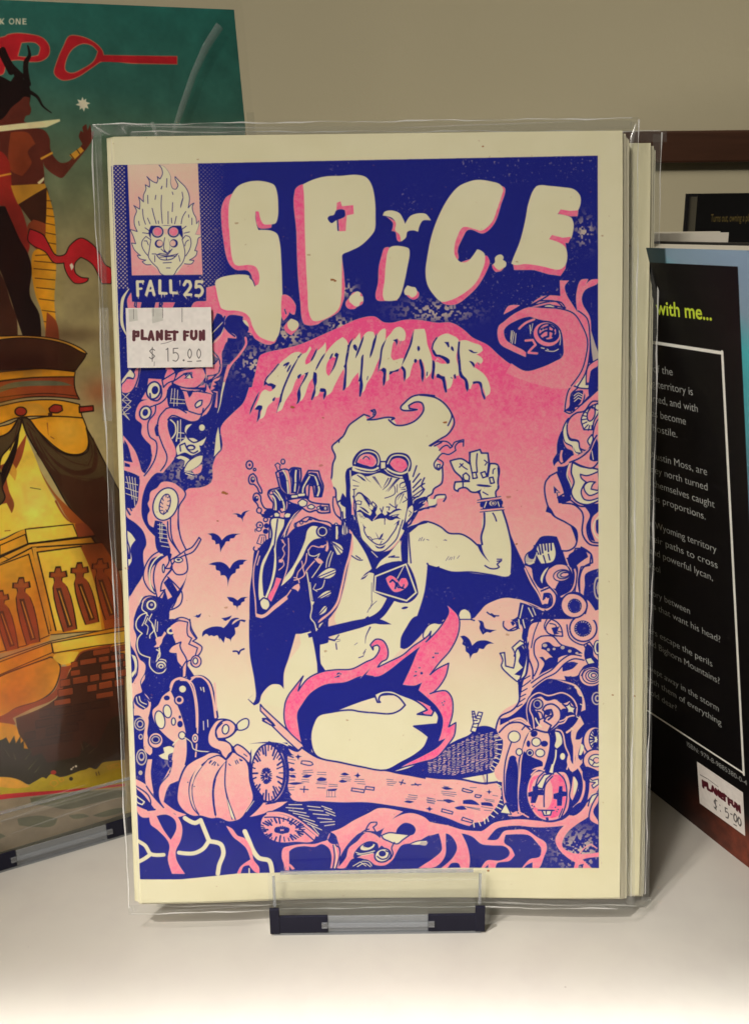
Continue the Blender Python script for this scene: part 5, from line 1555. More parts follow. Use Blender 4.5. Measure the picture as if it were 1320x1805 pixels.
ART_DETAIL = """
# ---- clear the old drawing of the bare-bone hand, then redraw it closer
@ 425 800 5.541
C 40 40 130 20 440 20 560 110 800 120 900 300 890 460 900 600 820 640 700 600 600 560 500 640 430 760 300 900 140 900 140 620 60 460 40 300
EP/b9 88 95 32 40
EB 90 95 13 15
EP/b8 138 140 12 12
P/b9 80 240 95 195 125 180 155 215 165 260 210 360 205 372 185 365 165 320 130 285 95 280
EB 120 238 24 32
EV 124 230 12 12
P/b9 125 430 135 380 160 370 195 400 200 450 240 520 310 530 340 560 310 610 240 600 190 560 165 480
EB 155 425 24 28
EW 162 415 7 8
EP/b8 182 540 24 26
B 225 560 260 530 320 545 335 570 290 600 250 600
EB 225 590 20 18
P/b7 335 95 360 75 390 95 380 120 400 150 360 150 350 120
EP/b8 413 62 18 24
# fingers
P/b10 268 380 280 345 345 325 390 310 420 350 460 430 450 540 400 560 370 520 360 550 310 540 320 470 290 430
B 300 350 400 320 440 400 450 470 440 540 400 520 370 540 330 530 330 470 310 420
w14 345 345 370 375 395 420 410 440
w14 415 455 425 500 422 535
w14 310 395 335 430 345 530
w10 320 360 360 400 385 440
EP/b6 300 368 18 18
P/b10 345 170 380 150 440 135 470 150 500 125 585 130 590 200 580 290 600 380 480 390 440 380 390 330 365 250
B 370 165 430 150 455 200 480 380 460 380 400 320 380 250
B 480 160 510 130 575 140 570 300 550 380 490 370 500 250
w15 415 150 440 190 455 240
w15 455 260 462 320 465 370
w15 540 150 535 200 535 260
w15 535 280 530 320 528 350
b6 470 160 490 250 495 370
b6 500 180 505 300
b5 360 215 410 230
P/b10 590 290 660 150 760 155 780 230 805 300 785 405 720 405 705 300 670 290 660 420 560 400
B 590 300 665 170 745 175 770 240 795 300 780 400 725 395 720 300 670 280 640 310 650 410 575 390
w13 670 210 640 260 610 320 605 370
w13 725 210 745 260 752 290
w15 760 310 765 340 750 395
w7 670 190 715 200
B 450 385 520 380 620 370 660 410 620 430 480 440 450 420
w22 505 405 545 402
w22 570 390 615 385
P/b10 450 440 640 420 680 455 860 480 870 560 760 560 740 540 670 555 560 490 500 470
W/b7 560 460 600 430 650 455 640 490 600 505 570 490
W/b7 650 500 690 480 725 505 700 525 655 515
W/b6 740 510 780 490 790 520 750 530
B 760 500 850 495 855 545 780 545
EV 825 520 12 14
P/b7 470 480 600 520 500 620 450 600 460 520
B 470 480 530 470 600 520 530 570 480 640 420 760 390 830 380 900 380 780 400 700 430 620 450 540
w7 530 575 470 660 440 740 420 820
# wrist
W/b9 320 570 350 555 385 575 380 605 330 610
W/b9 420 585 450 560 495 570 480 610 430 615
P 385 570 430 560 420 610 385 600
W/b9 290 650 310 615 360 620 440 615 430 660 390 760 375 900 275 900 280 780
b8 360 620 345 760 320 900
EP/b8 188 685 30 32
EB 192 685 12 12
EP/b8 245 630 20 20
EB 253 690 26 26
EB 245 745 28 26
EP/b7 180 725 24 18
P/b6 160 860 190 780 240 780 250 820 220 880
b5 210 800 200 860
b5 230 800 225 850
# shoulder rim
P/b9 540 690 550 660 590 645 640 650 680 605 730 630 880 670 890 720 840 690 700 660 640 690 600 700 560 720
EB 680 628 20 10
EP/b6 592 660 14 14
B 450 820 520 720 620 680 700 655 800 670 900 720 930 800 900 870 800 880 460 900
W/b8 600 880 640 720 680 690 770 690 840 700 850 780 780 830 700 840 640 900
EW/b9 800 743 50 50
EB 800 743 34 34
b7 645 735 650 760
@ 430 900 4.486
B 50 940 52 620 75 480 110 310 200 210 330 200 500 110 640 130 700 160 740 240 850 170 860 260 820 420 770 600 740 740 680 840 590 900 560 940
W/b8 215 60 240 45 330 55 325 110 290 180 268 240 265 440 240 560 190 690 150 780 120 700 115 560 140 400 200 280 225 180
B 235 260 245 320 240 430 215 560 170 680 160 600 158 480 180 380
b7 270 60 255 180 240 280 170 420 155 520 165 660
W/b7 130 710 160 680 200 700 210 745 185 780 150 770
K 260 520 300 530 270 600 220 710 200 690 195 680 240 590
W/b8 480 220 500 140 540 105 600 115 660 150 650 210 560 225 520 260 470 360 420 440 390 510 330 570 280 610 320 520 390 420 440 320
EW/b8 622 155 44 44
EB 622 155 30 30
p8 120 310 85 440 80 560 95 700 100 810 150 830 230 760 330 680 380 610
p7 130 350 110 420
P 95 800 150 815 240 740 300 690 340 660 350 690 250 770 150 840 100 830
P/b6 370 610 400 580 440 560 450 600 430 640 410 620
p7 400 520 430 530 440 560
p7 355 210 358 300 350 420 330 500 310 560
p6 300 220 330 260 310 290 325 330 290 390 300 400 310 380 320 420 280 460
P 310 215 325 250 305 240
P 280 380 305 370 300 395 280 400
p7 500 330 490 400 470 440 480 500 440 530 400 540
p6 460 390 465 430 430 480 420 520
w6 510 300 520 340 560 350 600 330 580 370 620 400 590 450 540 520
P/b5 640 310 660 210 675 290 660 320
EP/b5 620 275 22 14
p7 515 300 540 270 600 280 650 260
P 560 370 600 370 630 400 600 410
p8 560 390 500 460 480 500
w6 690 310 660 380 650 460
w6 705 320 680 400 670 450
w8 500 480 515 570 530 690 540 760 530 840 560 880 575 940
w6 525 560 535 640 545 700
w14 735 120 735 210
EW/b5 730 98 10 10
W/b7 690 225 770 260 790 300 770 340 735 345 710 290
b5 700 240 770 335
b5 715 250 785 310
W/b7 570 520 620 470 680 440 730 450 730 490 680 530 620 530
b5 590 515 720 460
b5 620 525 725 480
W/b7 570 690 620 640 660 620 695 620 690 660 640 685
b5 590 685 690 630
b5 610 690 690 650
W/b7 580 825 610 770 640 740 665 745 655 790 610 820
b5 590 820 655 750
w6 640 540 620 600 570 620
w5 570 570 550 610 580 630
W 530 705 560 712 545 740
W/b8 770 150 790 60 810 90 825 170 800 190 775 180
b5 790 80 795 180
b5 805 100 808 185
P 855 190 862 260 840 360 815 440 780 600 745 730 690 800 590 880 590 870 680 790 730 720 765 600 800 440 830 340 845 260
# ---- upper left tangle over the dark pumpkin
@ 220 1060 5.856
B 170 0 440 0 470 160 360 250 470 260 500 380 510 430 460 500 530 540 550 600 500 720 440 880 380 920 330 980 290 990 230 900 215 810 250 730 150 560 110 400 105 200
P 70 0 170 0 110 130 100 260 130 350 120 460 130 560 220 640 215 730 170 820 190 920 120 960 90 1040 85 840 150 740 150 640 130 540 75 460
B 75 480 110 580 130 700 85 760 78 600
W 78 540 120 560 140 640 125 720 85 780 80 740 110 700 110 620
b8 75 460 120 540 145 620 140 720 90 830
w10 200 0 190 70 240 110
w11,z 235 110 180 130 130 200 135 270 190 320 150 370 140 450 170 530 270 570 270 660 340 730 410 720 440 660 430 600 380 590 340 640 350 560 370 500
B 215 118 170 150 150 210 155 270 205 318 178 370 165 450 195 520 285 560 290 650 350 700 400 690 360 660 330 600 310 560 300 500 260 480 290 400 250 350 240 300 280 250 290 180
w8 240 120 210 200 190 240
w9 290 120 260 180 300 230 310 290 270 340 270 370
w8 250 160 220 220 250 250 240 330
EB 220 262 30 28
EB 240 420 62 52
B 220 520 250 480 300 460 380 460 330 500 340 560 300 560
w12 340 490 370 510 370 560 340 600 335 640
EP/b9 285 28 76 76
EW/b9 285 28 60 60
EB 285 28 34 38
EV 288 24 14 14
EW/b8 385 650 56 50
EW/b7 385 660 34 30
EB 385 662 14 12
w7 330 180 320 290
w7 350 200 345 300
P 390 350 420 300 440 320 400 380 390 420 350 460 310 460 340 430 330 380 350 360
EW/b8 492 290 56 44 -20
EB 490 290 26 18 -20
P 480 240 560 180 660 170 690 280 750 380 720 410 800 460 790 520 740 600 660 640 650 780 570 790 600 680 560 600 530 540 540 440
b8 480 240 560 190 660 205 660 340 700 370 670 430 760 470 740 540
b8 460 240 540 170 600 155 680 190 690 290 750 375 710 400 805 460 800 500 740 570 660 610 600 660 575 780
P/b9 460 500 500 450 590 410 580 450 650 600 650 660 640 770 600 780 600 680 550 610 540 530 470 520
b8 650 600 610 660 590 770
EP/b8 745 610 52 60
EW/b8 738 605 24 32
# bird small
B 710 140 740 138 750 125 770 135 800 108 785 150 760 158 740 148
# big bat
B 805 350 815 300 870 265 937 250 1010 270 1060 230 1110 170 1180 160 1190 170 1150 180 1120 210 1110 260 1060 300 1050 340 1030 420 1000 380 960 340 930 350 900 340 880 350 850 325 820 330
# pumpkin ribs back
p14 480 880 500 820 580 780 640 800 680 840 720 940 745 1120 750 1290
p14 680 820 740 770 800 770 860 820 910 960 937 1100
"""
ART_TITLE = """
@ 180 230
K 935 425 880 455 848 520 845 620 860 760 885 890 910 940 950 970 1030 975 1060 1010 1070 1080 1105 1100 1120 1060 1100 900 1000 500
K 800 1090 830 1240 890 1270 960 1275 1010 1300 1045 1370 1070 1430 1130 1470 1180 1492 1220 1485 1240 1430 1000 1200
B 1075 600 1110 560 1160 640 1190 680 1110 690
K,s 1085 555 1110 555 1130 620 1200 640 1195 670 1110 675 1090 640
B 1095 675 1150 678 1195 672 1200 695 1100 692
W 925 425 965 375 1030 348 1100 340 1170 350 1215 370 1235 420 1243 500 1240 600 1225 640 1190 648 1140 645 1115 600 1105 556 1085 555 1083 600 1092 650 1105 688 1190 692 1235 715 1255 780 1265 900 1272 1100 1274 1200 1264 1330 1247 1430 1215 1478 1160 1465 1105 1435 1065 1370 1045 1310 1010 1275 950 1258 880 1255 845 1240 830 1200 812 1120 805 1050 840 1025 900 1010 980 1003 1040 1012 1065 1040 1085 1082 1105 1070 1110 1000 1085 948 1040 935 970 942 940 930 920 880 905 740 895 600 902 490
K 1085 558 1108 558 1122 615 1145 648 1195 650 1190 672 1110 674 1092 640
K 1085 1080 1106 1072 1110 1000 1086 950 1040 938 960 942 950 970 1030 975 1055 1005 1068 1060
B 1040 1012 1068 1040 1085 1085 1078 1088 1064 1050 1040 1022 
K 1278 1150 1310 1160 1320 1280 1280 1330
# period under S
@ 460 230
K 150 1148 175 1145 205 1160 235 1195 248 1225 240 1285 225 1285 185 1255 165 1260 175 1300 160 1328 148 1300
b5 170 1250 180 1280
K 165 1375 210 1320 262 1345 268 1370 250 1400 215 1432 180 1410
W 190 1345 215 1315 262 1338 268 1360 250 1390 222 1405 195 1380
# P
K 240 410 255 385 300 365 500 500 560 800 560 1250 430 1335 400 1355 310 1355 295 1330 280 1200 262 1000 252 700
W 298 365 360 335 450 310 560 305 680 298 740 315 775 360 800 460 806 600 800 690 765 740 700 800 620 840 575 862 572 900 570 1060 565 1180 550 1240 520 1275 430 1325 370 1330 345 1290 330 1120 318 900 310 650 305 450
K,s 535 495 562 485 572 520 650 512 655 575 605 585 598 695 552 698 545 620 530 600
B 470 605 480 590 515 580 530 550 570 540 592 548 594 590 560 610 530 620 500 640 485 632
b6 540 620 545 690
# period P
K 598 1200 625 1165 650 1130 700 1130 720 1170 715 1210 680 1230 660 1245 620 1245 600 1225
W 625 1160 650 1140 680 1122 700 1135 700 1155 720 1160 722 1190 700 1200 690 1225 665 1228 640 1210 622 1190
# i
K 870 815 900 808 960 1000 960 1185 870 1190 820 1185 808 1165 825 1060 830 950 850 870
W 905 815 930 802 1000 805 1040 820 1046 850 1030 950 1010 1050 985 1140 960 1178 900 1190 868 1185 858 1150 870 1050 880 920
# bat dot
K 880 590 930 640 920 695 945 700 960 760 975 772 1000 740 960 640
W 858 585 870 560 920 550 975 570 1000 610 1015 645 1050 590 1110 570 1160 575 1195 620 1140 620 1115 660 1105 700 1075 690 1030 700 1020 740 985 770 975 720 945 690 950 640 920 600
# period i
K 1012 1110 1040 1090 1110 1130 1108 1160 1075 1180 1040 1165 1020 1140
W 1008 1118 1030 1080 1060 1090 1085 1095 1098 1130 1090 1150 1060 1165 1040 1150 1015 1145
# C
@ 740 230
K 400 340 590 385 597 400 570 500 515 650 440 712 360 685 330 690 290 760 262 830 268 890 200 950 440 870 470 870 488 910 470 970 400 1090 330 1160 260 1210 200 1218 150 1200 60 1000
W 330 350 400 333 500 345 560 365 582 400 570 450 540 540 505 630 430 692 380 680 330 672 300 680 265 740 240 820 250 880 285 915 330 912 370 870 400 825 420 830 450 855 455 900 440 960 390 1060 300 1140 210 1185 150 1195 90 1140 50 1070 38 980 50 880 80 730 130 590 200 460 270 380
K 300 668 340 668 375 680 330 690 300 740 270 800 262 870 268 890 245 870 240 810 262 730
# period C
K 505 935 530 920 590 950 570 975 530 985 510 960
W 545 865 570 862 585 880 580 900 602 915 600 945 575 960 555 970 530 955 512 930 525 915 525 885
# E
K,s 650 915 700 800 1070 640 1020 780 1028 840 1020 960 985 1012 900 1000 800 970 660 970
W 815 380 850 370 900 375 1000 385 1080 400 1120 440 1128 480 1110 545 1095 560 1050 560 990 545 965 575 1060 600 1078 650 1062 745 1020 755 930 730 905 752 1000 790 1028 830 1022 930 985 965 960 968 860 945 740 928 665 935 640 925 650 895 700 770 740 610 760 500
K,s 985 542 1050 552 1110 548 1105 590 1060 592 968 572
K,s 925 722 1000 742 1060 735 1040 780 1000 775 905 752
B,s 1060 590 1130 590 1120 620 1078 640
# ======================= SHOWCASE

@ 440 560 6
W 520 345 455 360 390 410 330 460 280 530 200 620 180 660 195 690 280 700 260 740 220 765 170 745 130 775 100 850 60 940 70 950 95 920 140 930 125 1000 110 1060 150 1040 200 920 250 870 280 830 310 830 340 790 560 360
W 640 285 600 350 560 370 450 560 340 800 310 900 300 980 340 960 380 870 450 760 510 620 590 580 560 660 530 750 520 850 500 890 560 850 640 660 700 590 740 500 800 370 810 300 805 240 770 290 700 350 650 450 600 480 590 460 640 340 655 310
W 985 188 920 230 850 300 780 400 700 550 680 620 700 700 670 820 720 810 750 730 810 740 815 810 860 780 900 700 980 550 1030 480 1060 400 1050 320 1030 230
W 1165 140 1120 200 1060 260 1030 400 1000 500 1010 640 1000 730 1040 715 1090 630 1150 560 1160 700 1170 790 1210 760 1240 680 1290 600 1340 480 1380 390 1430 240 1440 110 1400 105 1330 200 1310 135 1250 130 1200 180 1180 250
P 860 390 890 400 900 440 870 560 840 600 815 570 820 480
K 860 400 895 405 920 400 910 450 870 560 835 600 812 560 820 470
b11,t 520 400 560 360
b11,i 545 360 500 440 450 530 400 640 360 740 335 830 310 920 290 990
b12 340 800 330 870
b9 310 475 240 560 180 630 165 680
B 160 650 185 665 200 680 230 675 285 700 270 730 240 745 235 715 200 705 180 690 155 710
b11,i 108 768 70 850 30 940 8 1005
B 60 955 75 930 100 910 140 915 140 945 120 980 115 1040 80 1095 90 1030 100 960 80 960
B 275 820 270 860 250 870 245 850
b12,i 360 495 380 480 415 462 380 520
b10,i 440 480 420 520 400 560
b11,i 715 310 680 390 650 445
B 510 600 545 575 550 590 520 635 510 620
B 580 575 625 555 620 580 590 640 540 730 545 800 525 880 495 905 510 850 505 790 520 740 560 660 595 585
b10,i 800 360 750 440 700 540
B 680 555 710 570 715 620 715 660 700 720 700 780 665 860 650 850 665 790 685 720 670 640 675 590
B 740 760 750 730 800 735 815 770 805 820 785 855 780 800 790 770 760 770
b10,i 882 360 865 390 850 425
B 900 370 920 350 945 370 935 410 900 510 845 590 885 500 915 400 900 390
b11,i 1095 200 1060 260 1030 380 1010 500
B 1035 270 1060 270 1050 360 1030 470 1030 500 1025 620 1010 740 985 760 995 640 1005 520 995 500 1010 470 1030 380
b12,i 1205 180 1170 280 1120 410
b12,i 1320 200 1300 300 1272 405
B 1190 380 1205 370 1200 480 1190 620 1200 700 1175 820 1158 820 1160 720 1165 660 1145 660 1165 600 1175 480
b5 1250 605 1240 640
B 1095 275 1115 262 1142 300 1130 340 1100 310
@ 650 560 6
W 170 95 120 120 100 180 80 300 20 480 0 620 20 610 60 480 110 370 175 200
W 330 80 280 90 230 150 180 210 140 330 120 450 110 530 160 510 185 560 180 660 210 640 215 580 260 550 310 530 340 500 370 440 360 410 310 420 260 435 235 400 240 330 260 240 300 200 330 230 380 220 388 150 370 110
W 480 105 585 100 600 150 615 260 660 400 665 480 650 570 600 630 590 540 560 440 530 430 480 450 430 600 390 640 380 540 350 510 380 420 460 200
W 815 150 880 170 940 210 950 260 930 330 920 400 950 550 940 600 890 590 860 720 820 740 810 640 760 590 700 600 695 450 720 410 800 470 850 460 800 400 700 370 680 310 690 230 740 180
W 960 225 1020 220 1100 250 1180 280 1200 330 1160 360 1130 370 1190 410 1200 440 1180 470 1140 450 1100 500 1200 570 1250 640 1275 780 1230 820 1190 700 1150 660 1100 670 1070 740 1040 720 1020 630 980 590 950 480
K 350 240 380 215 390 300 400 380 310 420 270 430 240 400 250 320 280 260 320 270
K 470 470 520 440 545 470 560 640 470 560 430 610
K 690 460 720 420 800 470 760 470 710 450
b12,i 82 150 50 280 12 405
b11,i 180 215 140 300 120 440 98 555
B 95 545 130 530 150 510 180 525 178 600 170 680 150 712 145 640 150 570 130 545
B 212 585 220 550 260 545 320 520 310 550 260 560 225 585
B 250 220 300 205 305 240 288 285 280 240
b9,i 342 225 325 262
b12,i 468 130 440 260 400 360 350 480
B 350 490 385 530 388 620 372 665 362 600 360 550 335 515
B 515 280 530 285 538 320 520 342 508 310
B 480 420 500 420 508 440 490 468 475 445
B 530 420 550 420 575 500 582 600 565 672 550 620 548 540 528 450
b7 615 560 610 595
b9 715 195 680 250 665 310
B 662 305 690 330 715 370 750 375 850 430 850 465 825 475 800 440 740 400 700 395 665 340
B 668 430 688 440 686 600 680 640 660 625 665 540
B 790 240 840 238 850 290 835 300 815 265
B 870 280 890 300 895 340 870 325 862 300
B 712 585 730 575 760 595 800 605 815 700 825 770 805 782 785 720 770 650 740 625 712 620
B 890 590 910 575 922 630 900 630
b5 865 615 875 625
B 940 235 962 235 955 330 965 440 985 580 1035 640 1050 740 1035 772 1015 720 1005 650 960 610 940 480 930 380
B 1045 320 1080 325 1110 345 1150 345 1120 360 1070 345
B 1052 440 1085 445 1115 480 1105 515 1085 480
b5 1150 465 1158 480
B 1092 660 1160 655 1185 670 1200 760 1228 840 1215 855 1190 800 1165 700 1150 680 1095 688
# ======================= portrait
@ 220 280 6.94
Q,s 45 45 900 28 960 1395 100 1402
W 430 50 470 60 530 110 570 190 570 270 600 340 640 345 660 290 625 230 625 190 680 250 750 320 790 400 800 470 785 575 820 530 855 515 835 560 850 640 880 700 885 770 915 730 915 780 890 860 870 900 945 910 910 945 895 1010 865 1100 895 1105 880 1160 800 1215 855 1220 830 1260 740 1260 640 1380 540 1415 460 1390 400 1320 330 1270 270 1270 225 1235 270 1215 190 1190 165 1155 200 1160 130 1090 95 1010 145 1015 130 950 80 850 170 870 130 780 130 690 155 610 125 545 190 590 200 540 175 440 240 500 240 420 265 290 310 320 310 240 280 190 350 240 400 270 410 190 440 220 470 160 460 100
b6,i 430 50 480 60 530 110 570 190 570 270 600 340 635 345 660 300 640 250 625 215 625 190 680 250 750 320 790 400 800 470 785 575 820 535 855 515 835 560 850 640 880 700 885 770 915 730 915 780 890 860 870 900 945 910
b6 430 50 460 90 470 160 440 220 408 190 415 230 400 270 350 250 280 190 310 240 312 320 262 290 270 340 240 420 240 500 178 440 195 500 192 590 122 545 155 610 130 690 130 780 165 865 80 840
b5 80 850 110 910 145 1015 95 1005 130 1090 205 1160 165 1155 190 1195 270 1215 225 1235 270 1270 330 1270
b5 945 930 910 945 895 1010 865 1100 895 1105 880 1160 800 1215 855 1220 830 1260 740 1260
b5 330 960 310 1100 300 1170 340 1240 410 1310 450 1380 520 1410 600 1405 650 1330 720 1240 745 1160 740 1080 710 960
b5 320 960 270 925 225 980 220 1040 260 1120 300 1165
b5 715 960 750 915 800 930 820 1010 800 1090 755 1165
b5 250 980 280 980 300 1030
b5 790 970 760 990 745 1040
B 300 880 330 790 480 795 700 790 720 880 720 960 680 900 600 800 420 800 350 830 330 960
J 480 830 560 830 540 900 500 900
w5 330 790 500 780 690 790
EP/b9 410 868 68 66
EP/b9 607 868 66 64
EV/b3 410 868 64 62
EV/b3 607 868 62 60
EP 412 866 50 50
EP 607 866 50 50
EB 428 1015 52 52
EB 610 1010 50 52
EJ 438 1010 36 36
EJ 598 1010 34 36
b5 500 1000 490 1080 520 1130 545 1140 590 1080
b4 455 1080 500 1120
b4 540 960 560 1060 545 1120
W 490 930 530 920 560 1080 530 1120 490 1070
b4 500 940 490 1080 530 1130 580 1090
b7,i 385 1145 430 1150 520 1165 600 1155 670 1130
b7 400 1150 440 1200 520 1215 600 1195 655 1140
b4 410 1150 440 1135 480 1140 540 1150
b3 440 1180 640 1165
b3 520 1160 520 1210
b6 480 1250 580 1245
b5 520 1312 565 1312
b5 378 1160 378 1235
b5 670 1160 685 1230
b4 345 1140 390 1140
b5 460 420 455 560 470 765
b6 345 580 370 680 395 765
b5 540 620 540 770
b5 228 590 240 700 265 775
b5 755 620 715 690 700 770
b5 640 680 620 770
b6 260 820 310 855
b5 230 880 300 890
b6 760 800 705 840
b5 735 885 800 870
b8,i 725 440 705 510 690 575
b5 710 380 720 440
b6 525 215 520 320
b7 465 310 455 340
b6 390 420 382 470
b5 290 420 295 520
b5 590 380 600 410
b4 595 510 590 620
b5 580 700 585 760
b4 180 740 190 790
b4 830 700 830 780
b5 790 660 792 690
b5 420 735 425 765
b5 290 700 320 770
B,s 100 1402 985 1395 990 1720 100 1725
w34,s 165 1480 172 1650
w30,s 165 1482 235 1478
w26,s 170 1570 215 1565
w16,t 180 1600 178 1690
w12 225 1480 235 1510
w34,s 325 1475 275 1640
w34,s 325 1475 370 1640
w24 290 1590 360 1590
w14,t 280 1630 285 1670
w14,t 375 1630 375 1665
EB 328 1558 12 12
w36,s 440 1470 440 1620
w30,s 440 1620 520 1625
w14,t 460 1620 462 1680
w12,t 495 1630 498 1670
w36,s 570 1470 575 1610
w30,s 575 1615 645 1620
w16,t 600 1620 602 1665
w16,i 650 1590 665 1640
w12,t 685 1470 685 1530
w34 735 1520 760 1475 800 1480 815 1530 790 1580 750 1630
w30,s 740 1640 820 1640
w16,t 740 1650 770 1690
w14,t 820 1640 825 1675
w34,s 955 1480 885 1480 880 1550
w34 880 1545 930 1540 960 1590 930 1650 880 1650
w16,t 915 1650 912 1690
w12 945 1470 950 1500
# ======================= pumpkin with stem
@ 300 1280 7.333
P/b14 215 510 300 440 440 370 520 330 640 340 730 420 810 320 900 350 1010 470 1040 700 1085 930 1000 1090 930 1190 870 1220 760 1235 640 1190 540 1195 400 1160 320 1165 200 1110 105 980 100 850 130 700
B 1010 470 1060 280 1060 500 1100 750 1220 950 1150 1060 1000 1190 920 1230 870 1220 980 1120 1080 960 1050 780 1030 600
w8 1090 960 1040 1030 990 1100
P/b12 500 200 500 100 540 0 620 -90 760 -90 850 -30 880 20 800 110 700 155 640 170 740 190 790 230 810 320 735 420 680 370 650 310 580 280 530 250
P/b12 610 110 600 40 660 -60 760 -90 850 -20 840 60 760 130 680 150 620 150
b11 640 170 600 110 610 30 680 -50
EW/b10 725 30 42 62 10
W/b10 870 -30 900 -70 990 -110 1020 -90 1010 0 940 40 885 40
b10 735 415 770 350 810 320
P/b12 825 270 870 230 910 240 1000 310 1050 380 1030 480 950 400 860 340
b8 960 350 1000 380
b10 510 330 600 310 660 350
b10 500 420 600 375 640 370 720 420
b9 470 450 350 560 280 680 255 800 270 950 310 1060 380 1140
b8 490 430 400 540 320 680 295 780 300 920 330 1040 380 1130
J 400 480 340 560 290 680 280 740 300 740 340 620 420 510
J 275 760 262 850 285 980 340 1080 290 920 285 800
b26,i 735 440 640 560 580 700 565 850 575 1000 600 1180
b28 590 680 565 820 570 980 595 1140
b10 735 440 720 600 720 780 760 950 810 1090 850 1200
b8 720 800 770 1050 810 1200
W 740 920 800 1080 840 1200 810 1180 770 1050
B,s 530 430 560 435 520 480 505 470
b8 585 450 550 490
b8 600 460 580 500
B 620 465 645 500 620 510
B 760 465 800 500 790 505 765 490
b8 850 440 865 480
b8 870 430 890 470
B 900 405 950 430 940 445 910 440
EB 240 718 10 8
EB 322 772 10 8
"""
